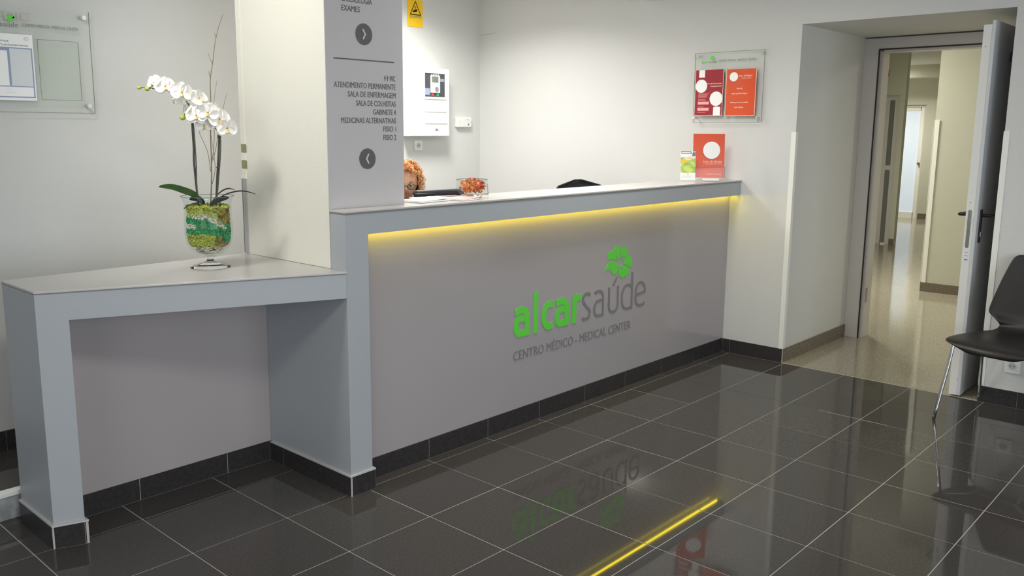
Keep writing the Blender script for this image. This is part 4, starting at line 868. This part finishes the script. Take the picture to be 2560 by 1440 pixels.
# leaflet holders at the right end
def stand(nm, p0, p1, h, lean, label, cat, builder):
    p0 = Vector(p0); p1 = Vector(p1); d = (p1-p0); L = d.length; d.normalize(); n = Vector((d.y, -d.x, 0))     # n faces the lobby
    up = (Vector((0,0,1))*math.cos(lean) - n*math.sin(lean)).normalized()
    t = T(nm, (p0+p1)/2, label, cat); builder(t, p0, d, up, n, L, h); return t
def b_orange(t, p0, d, up, n, L, h):
    o = p0+Vector((0,0,0.020))
    flat('sheet', [rect(0, L, 0, h)], o, d, up, ORANGE, t, 0.002)
    flat('sheet_edge', ribbon([(0,0),(0,h),(L,h),(L,0)], 0.0025), o, d, up, PEACH, t, 0.0018)
    flat('red_ring', [circ(L*0.58, h*0.62, 0.059, 40)], o, d, up, RED, t, 0.0004, 0.002)
    flat('white_circle', [circ(L*0.585, h*0.625, 0.057, 40)], o, d, up, PAPER, t, 0.0008, 0.002)
    pt = o+d*(L*0.92)+up*(h*0.345)+n*0.002
    text('Livro de Elogios', pt, d, up, 0.013, PEACH, t, 0.125, 'R', bold=0.02, shear=0.2)
    pt = o+d*(L*0.92)+up*(h*0.305)+n*0.002
    text('Compliments book', pt, d, up, 0.007, PEACH, t, 0.11, 'R', bold=0.01, shear=0.2)
    flat('small_print', [rect(L*0.42, L*0.90, h*0.075, h*0.083)], o, d, up, PEACH, t, 0.0006, 0.002)
    flat('pocket', [rect(0.004, L-0.004, 0, h*0.24)], o+n*0.022, d, up, PLEXI, t, 0.002)
    flat('pocket_lip', [rect(0.004, L-0.004, h*0.235, h*0.245), rect(0.002,0.005,0,h*0.24), rect(L-0.005,L-0.002,0,h*0.24)], o+n*0.021, d, up, PLEXE, t, 0.004)
    q = [p0+n*0.03, p0+d*L+n*0.03, p0+d*L-n*0.05, p0-n*0.05]
    prism('foot', [(v.x, v.y) for v in q], ZT+0.0002, ZT+0.004, PLEXI, t)
    flat('acrylic_back', [rect(-0.002, L+0.002, -0.012, h+0.003)], o-n*0.004, d, up, PLEXI, t, 0.003)
    e = p0+d*L; 
    flat('back_strut', [[(0,0.0),(0.055,0.0),(0.002,h*0.9)]], e+Vector((0,0,0.004)), -n, UP, PLEXI, t, 0.003)
stand('poster_holder', (2.905, 0.175, ZT), (3.052, 0.025, ZT), 0.288, 0.10, 'orange compliments book poster with a big white circle standing on the counter end', 'poster stand', b_orange)
def b_green(t, p0, d, up, n, L, h):
    o = p0+Vector((0,0,0.006))
    flat('sheet', [rect(0, L, 0, h)], o, d, up, PAPER, t, 0.002)
    flat('lime_print', [rect(0.0, L, h*0.26, h*0.80)], o, d, up, LIME, t, 0.0006, 0.002)
    flat('title_bar', ribbon([(L*0.03,h*0.93),(L*0.72,h*0.93),(L*0.64,h*0.985),(L*0.03,h*0.985),(L*0.03,h*0.93)], 0.004), o, d, up, INK, t, 0.0008, 0.002)
    flat('yellow_cup', [circ(L*0.22, h*0.66, L*0.20, 20, h*0.055)], o, d, up, YEL, t, 0.0008, 0.0026)
    flat('hand', [[(L*0.45,h*0.80),(L*0.62,h*0.84),(L*1.0,h*0.82),(L*1.0,h*0.76),(L*0.75,h*0.74),(L*0.62,h*0.77)], [(L*0.2,h*0.78),(L*0.4,h*0.79),(L*0.72,h*0.72),(L*0.66,h*0.69),(L*0.38,h*0.70)]], o, d, up, PEACH, t, 0.0008, 0.0026)
    flat('blue_wing', [[(L*0.74,h*0.84),(L*0.80,h*0.97),(L*0.84,h*1.02),(L*0.88,h*0.95),(L*0.98,h*1.0),(L*0.99,h*0.83)]], o, d, up, mat('blue_print', (96,136,160), 0.5), t, 0.001, 0.002)
    flat('small_print', [rect(L*0.45, L*0.55, h*0.21, h*0.235), rect(L*0.08, L*0.85, h*0.15, h*0.155), rect(L*0.08, L*0.7, h*0.11, h*0.115)], o, d, up, GREYT, t, 0.0006, 0.002)
    q = [p0+n*0.02, p0+d*L+n*0.02, p0+d*L-n*0.03, p0-n*0.03]; prism('foot', [(v.x, v.y) for v in q], ZT+0.0002, ZT+0.004, PLEXI, t)
stand('leaflet_holder', (2.775, 0.190, ZT), (2.845, 0.121, ZT), 0.188, 0.06, 'green and white leaflet standing left of the orange poster stand', 'leaflet', b_green)
r_ = booklet('leaflet', (2.936, 0.058, ZT+0.0045), 0.10, 0.045, 0.012, -0.79, PAPER, 'small stack of white cards in front of the orange poster stand', 0.0)

# ------------------------------------------------------------------ behind the counter
wk = T('work_desk', (1.7, 0.62, 0), 'white work surface behind the reception counter, mostly hidden', 'desk')
box('worktop', 0.36, 3.19, 0.285, 0.80, 0.83, 0.86, TOPM, wk); 
for x in (0.42, 1.9, 3.1): box('leg', x, x+0.04, 0.30, 0.78, 0.0, 0.83, LACQ, wk)
mo = T('monitor', (0.92, 0.52, 0.86), 'black computer monitor seen over the counter beside the receptionist', 'monitor')
prism('screen_case', [(0.772,0.518),(1.090,0.500),(1.093,0.535),(0.775,0.556)], 0.985, 1.200, BLACKP, mo, 0.006)
prism('top_cover', [(0.785,0.530),(1.080,0.508),(1.085,0.55),(0.790,0.572)], 1.199, 1.212, GREYP, mo, 0.003)
box('stand', 0.88, 0.94, 0.53, 0.56, 0.868, 1.0, BLACKP, mo); box('foot', 0.81, 1.01, 0.47, 0.64, 0.8605, 0.870, BLACKP, mo, 0.003)
def office(x, y, z0, zt, w_, label, yaw):
    r = T('office_chair', (x, y, z0), label, 'office chair', None, yaw)
    def L(nm, bm, m, sm=True): return bm_obj(nm, bm, m, r, smooth=sm, world=False)
    bm = bmesh.new(); rows = []; n = 14; K = 12; hb = 0.55; 
    for i in range(n+1):
        t = i/n; z = zt-z0-hb+hb*t; hw = w_*0.5*(0.86+0.14*math.sin(PI*min(1, t*1.2)))
        if t > 0.80: q = (t-0.80)/0.20; hw *= math.sqrt(max(0.0004, 1-q*q*0.985))
        rows.append([bm.verts.new((hw*(2*j/K-1), 0.05*((2*j/K-1)**2)*-1 + 0.0, z)) for j in range(K+1)])
    for a, b in zip(rows, rows[1:]):
        for j in range(K): bm.faces.new((a[j], a[j+1], b[j+1], b[j]))
    bmesh.ops.solidify(bm, geom=bm.faces[:], thickness=0.035); L('backrest', bm, GREYP)
    bm = bmesh.new(); pts = [rows_ for rows_ in []]
    rim = []
    for i in range(n+1):
        t = i/n; z = zt-z0-hb+hb*t; hw = w_*0.5*(0.86+0.14*math.sin(PI*min(1, t*1.2)))
        if t > 0.80: q = (t-0.80)/0.20; hw *= math.sqrt(max(0.0004, 1-q*q*0.985))
        rim.append((hw, z))
    path = [(-h_, -0.05+0.0*h_, z) for h_, z in rim] + [(h_, -0.05, z) for h_, z in rim[::-1]]
    path = [(x_, -0.05*(abs(x_)/(w_*0.5))**2, z_) for x_, _, z_ in path]
    tube_bm(bm, path, 0.011, 8); L('back_rim', bm, BLACKP)
    bm = bmesh.new(); box_bm(bm, -0.24, 0.24, -0.46, 0.0, 0.42, 0.49); bmesh.ops.bevel(bm, geom=bm.edges[:], offset=0.03, segments=3, affect='EDGES'); L('seat', bm, BLACKP)
    bm = bmesh.new(); tube_bm(bm, [(0,-0.22,0.08),(0,-0.22,0.43)], 0.025, 12); L('gas_lift', bm, STEEL)
    bm = bmesh.new(); tube_bm(bm, [(0,-0.20,0.43),(0,0.04,0.44),(0,0.055,0.55),(0,0.03,0.72)], 0.018, 8, 4); L('back_support', bm, BLACKP)
    for k in range(5):
        a = k*2*PI/5; c, s = math.cos(a), math.sin(a)
        bm = bmesh.new(); tube_bm(bm, [(0.02*c, -0.22+0.02*s, 0.10), (0.27*c, -0.22+0.27*s, 0.068)], 0.018, 8, 0, 0.012); L('base_arm', bm, BLACKP)
        bm = bmesh.new(); tube_bm(bm, [(0.27*c-0.02*s, -0.22+0.27*s+0.02*c, 0.027), (0.27*c+0.02*s, -0.22+0.27*s-0.02*c, 0.027)], 0.027, 12); L('castor', bm, BLACKP)
    return r
office(2.71, 0.98, 0.110, 1.172, 0.52, 'empty black office chair, its rounded back showing above the counter', -0.35)
office(1.30, 1.62, 0.110, 1.02, 0.46, 'black office chair the receptionist sits on', 0.55)

# ------------------------------------------------------------------ receptionist (seated, behind the column edge)
pr = T('person', (1.36, 1.40, 0.60), 'seated person with curly auburn hair and dark glasses, half hidden by the column', 'person')
Fd = Vector((-0.655, -0.755, 0)).normalized(); Sd = Vector((0.755, -0.655, 0)).normalized()   # forward, to the viewer's right
HC = Vector((1.352, 1.275, 1.210)); HB = Vector((1.40, 1.40, 0))
def BP(f, s, z): return HB + Fd*f + Sd*s + Vector((0,0,z))
def skin(name, verts, edges, m, parent, lv=2, rootv=0):
    me = bpy.data.meshes.new(name); me.from_pydata([v[0] for v in verts], edges, [])
    o = link(name, me, m, parent, True)
    md = o.modifiers.new('skin', 'SKIN'); md.use_smooth_shade = True
    for i, v in enumerate(verts): me.skin_vertices[0].data[i].radius = (v[1], v[2] if len(v) > 2 else v[1]); me.skin_vertices[0].data[i].use_root = (i == rootv)
    s = o.modifiers.new('subd', 'SUBSURF'); s.levels = lv; s.render_levels = lv
    return o
neck_b = HC + Vector((0.035, 0.045, -0.155))
V = [(BP(0.0,0,0.66),0.15,0.12), (BP(0.0,0,0.80),0.13,0.10), (BP(0.03,0,0.92),0.145,0.10), (BP(0.05,0,1.015),0.115,0.08), (neck_b+Vector((0,0,-0.01)),0.052)]
E_ = [(0,1),(1,2),(2,3),(3,4)]
for s in (1, -1):
    i = len(V); V += [(BP(0.05,s*0.155,1.00),0.058), (BP(0.10,s*0.215,0.87),0.046), (BP(0.16,s*0.235,0.775),0.040), (BP(0.28,s*0.20,0.905),0.036), (BP(0.36,s*0.165,0.915),0.030)]
    E_ += [(3,i),(i,i+1),(i+1,i+2),(i+2,i+3),(i+3,i+4)]
    j = len(V); V += [(BP(0.14,s*0.10,0.63),0.095), (BP(0.42,s*0.11,0.64),0.070), (BP(0.44,s*0.11,0.42),0.060), (BP(0.42,s*0.11,0.19),0.042)]
    E_ += [(0,j),(j,j+1),(j+1,j+2),(j+2,j+3)]
skin('clothing', V, E_, CLOTH, pr, 2)
for s in (1, -1):
    ft = skin('shoe', [(BP(0.40,s*0.11,0.150),0.036), (BP(0.44,s*0.11,0.142),0.034), (BP(0.54,s*0.115,0.136),0.026)], [(0,1),(1,2)], BLACKP, pr, 2)
    # hand with five fingers, resting on the work surface
    w0 = BP(0.365,s*0.160,0.912); hv = [(w0,0.026,0.020), (BP(0.41,s*0.150,0.895),0.032,0.016), (BP(0.45,s*0.145,0.884),0.034,0.013)]
    he = [(0,1),(1,2)]
    for k, (off, ln) in enumerate(((-0.027,0.060),(-0.009,0.070),(0.009,0.066),(0.026,0.052))):
        i = len(hv); b_ = BP(0.462, s*0.145+off, 0.884)
        hv += [(b_,0.0092), (b_+Fd*ln*0.45+Vector((0,0,0.008)),0.0085), (b_+Fd*ln*0.78+Vector((0,0,0.000)),0.0078), (b_+Fd*ln+Vector((0,0,-0.010)),0.0068)]
        he += [(2,i),(i,i+1),(i+1,i+2),(i+2,i+3)]
    i = len(hv); hv += [(BP(0.425, s*0.145-s*0.036, 0.886),0.011), (BP(0.455, s*0.145-s*0.056, 0.880),0.0095), (BP(0.478, s*0.145-s*0.062, 0.874),0.008)]
    he += [(1,i),(i,i+1),(i+1,i+2)]
    skin('hand', hv, he, SKIN, pr, 1)
# head: deformed sphere in local frame (f forward, s side, z up), pitched down
pit = math.radians(16)
Hf = (Fd*math.cos(pit) + Vector((0,0,-1))*math.sin(pit)).normalized(); Hs = Sd; Hu = Hs.cross(Hf)
if Hu.z < 0: Hu = -Hu
def HP(f, s, u): return HC + Hf*f + Hs*s + Hu*u
bm = bmesh.new(); bmesh.ops.create_uvsphere(bm, u_segments=48, v_segments=40, radius=1.0)
def gss(x, m_, s_): return math.exp(-((x-m_)/s_)**2)
for v in bm.verts:
    s, f, u = v.co.x, -v.co.y, v.co.z
    fx = 0.094*f; sx_ = 0.073*s; uz = 0.108*u
    if u < 0: sx_ *= 1-0.30*u*u; fx *= (1-0.10*u*u) if f > 0 else (1-0.35*u*u)
    if f > 0:
        fr_ = f**1.2
        fx += fr_*(0.021*gss(sx_,0,0.011)*gss(uz,-0.022,0.016) + 0.009*gss(sx_,0,0.009)*gss(uz,-0.004,0.014))
        for e in (-1, 1): fx -= fr_*0.010*gss(sx_,e*0.031,0.015)*gss(uz,0.002,0.013)
        fx += fr_*0.004*gss(uz,0.020,0.010)*gss(sx_,0,0.045)
        fx += fr_*(0.005*gss(uz,-0.054,0.007)*gss(sx_,0,0.018) + 0.010*gss(uz,-0.084,0.014)*gss(sx_,0,0.020))
        for e in (-1, 1): fx += fr_*0.004*gss(sx_,e*0.042,0.016)*gss(uz,-0.025,0.016)
    v.co = HP(fx, sx_, uz)
head = bm_obj('head', bm, SKIN, pr, smooth=True)
skin('neck', [(HP(-0.030,0,-0.060),0.046), (neck_b+Vector((0,0,-0.03)),0.050)], [(0,1)], SKIN, pr, 1)
for e in (-1, 1):
    b_ = bmesh.new(); bmesh.ops.create_uvsphere(b_, u_segments=16, v_segments=12, radius=0.0118); bmesh.ops.translate(b_, vec=HP(0.0755, e*0.031, 0.002), verts=b_.verts); bm_obj('eye', b_, EYEW, head, smooth=True)
    b_ = bmesh.new(); bmesh.ops.create_uvsphere(b_, u_segments=12, v_segments=8, radius=0.0055); bmesh.ops.translate(b_, vec=HP(0.0835, e*0.031, 0.000), verts=b_.verts); bm_obj('iris', b_, EYED, head, smooth=True)
    tube('eyebrow', [HP(0.088, e*0.016, 0.021), HP(0.089, e*0.032, 0.025), HP(0.080, e*0.048, 0.020)], 0.0028, HAIRD, head, 6, 4, 0.0014)
    skin('ear', [(HP(0.0, e*0.074, 0.015),0.006,0.012), (HP(-0.004, e*0.078, -0.005),0.006,0.014), (HP(0.002, e*0.073, -0.024),0.005,0.008)], [(0,1),(1,2)], SKIN, head, 1)
tube('mouth', [HP(0.078, -0.024, -0.056), HP(0.092, -0.008, -0.0535), HP(0.093, 0.008, -0.0535), HP(0.078, 0.024, -0.056)], 0.0045, LIPS, head, 8, 4)
# glasses
gl = bmesh.new()
for e in (-1, 1):
    pts = [HP(0.103+0.0*i, e*0.033 + 0.0235*math.cos(2*PI*i/24), -0.002 + 0.0185*math.sin(2*PI*i/24)) for i in range(25)]
    tube_bm(gl, pts, 0.0017, 6)
    tube_bm(gl, [HP(0.103, e*0.0565, 0.003), HP(0.095, e*0.072, 0.004), HP(0.02, e*0.080, 0.004), HP(-0.01, e*0.078, -0.012)], 0.0017, 6)
tube_bm(gl, [HP(0.103, -0.0105, 0.002), HP(0.108, 0, 0.004), HP(0.103, 0.0105, 0.002)], 0.0018, 6, 3)
glo = bm_obj('glasses', gl, BLACKP, pr, smooth=True)
for e in (-1, 1):
    b_ = bmesh.new(); vs = [b_.verts.new(HP(0.103, e*0.033 + 0.0228*math.cos(2*PI*i/24), -0.002 + 0.0178*math.sin(2*PI*i/24))) for i in range(24)]; b_.faces.new(vs)
    bmesh.ops.solidify(b_, geom=b_.faces[:], thickness=0.0012); bm_obj('lens', b_, LENS, glo)
# hair: cap plus curls
bm = bmesh.new(); bmesh.ops.create_uvsphere(bm, u_segments=40, v_segments=32, radius=1.0); dele = []
for v in bm.verts:
    s, f, u = v.co.x, -v.co.y, v.co.z
    lowf = f > 0.35 and u < 0.42+0.25*(1-abs(s))
    if lowf or u < -0.85: dele.append(v)
    nz = 0.002*math.sin(11*s+7*u)+0.002*math.sin(13*f-9*u)
    v.co = HP(0.105*f-0.008+nz*f, 0.085*s+nz*s, 0.122*u+0.004+nz)
bmesh.ops.delete(bm, geom=dele, context='VERTS')
hr = bm_obj('hair', bm, HAIRD, pr, smooth=True)
for k, mm in enumerate((HAIR, HAIRD)):
    bm = bmesh.new()
    for i in range(420):
        th_ = random.uniform(0, 2*PI); zz = random.uniform(-0.8, 1.0); rr = math.sqrt(max(0,1-zz*zz)); s, f, u = rr*math.cos(th_), rr*math.sin(th_), zz
        if f > 0.30 and u < 0.45+0.2*(1-abs(s)) and abs(s) < 0.80: continue
        base = Vector((0.106*f-0.007, 0.084*s, 0.124*u+0.004)); d = Vector((f*0.6, s*0.7, -0.9+0.7*max(0,u))).normalized(); ln = random.uniform(0.03, 0.065); cr = random.uniform(0.005, 0.011); ph = random.uniform(0, 6)
        e1 = d.orthogonal().normalized(); e2 = d.cross(e1); pts = []
        for q in range(9):
            t = q/8; c_ = base + Vector((f,s,u))*0.008*math.sin(PI*t) + d*ln*t + (e1*math.cos(ph+t*9)+e2*math.sin(ph+t*9))*cr
            pts.append(HP(c_.x, c_.y, c_.z))
        tube_bm(bm, pts, 0.0019, 4, 0, 0.0008)
    o = bm_obj('curls', bm, mm, hr, smooth=True); o['kind'] = 'stuff'
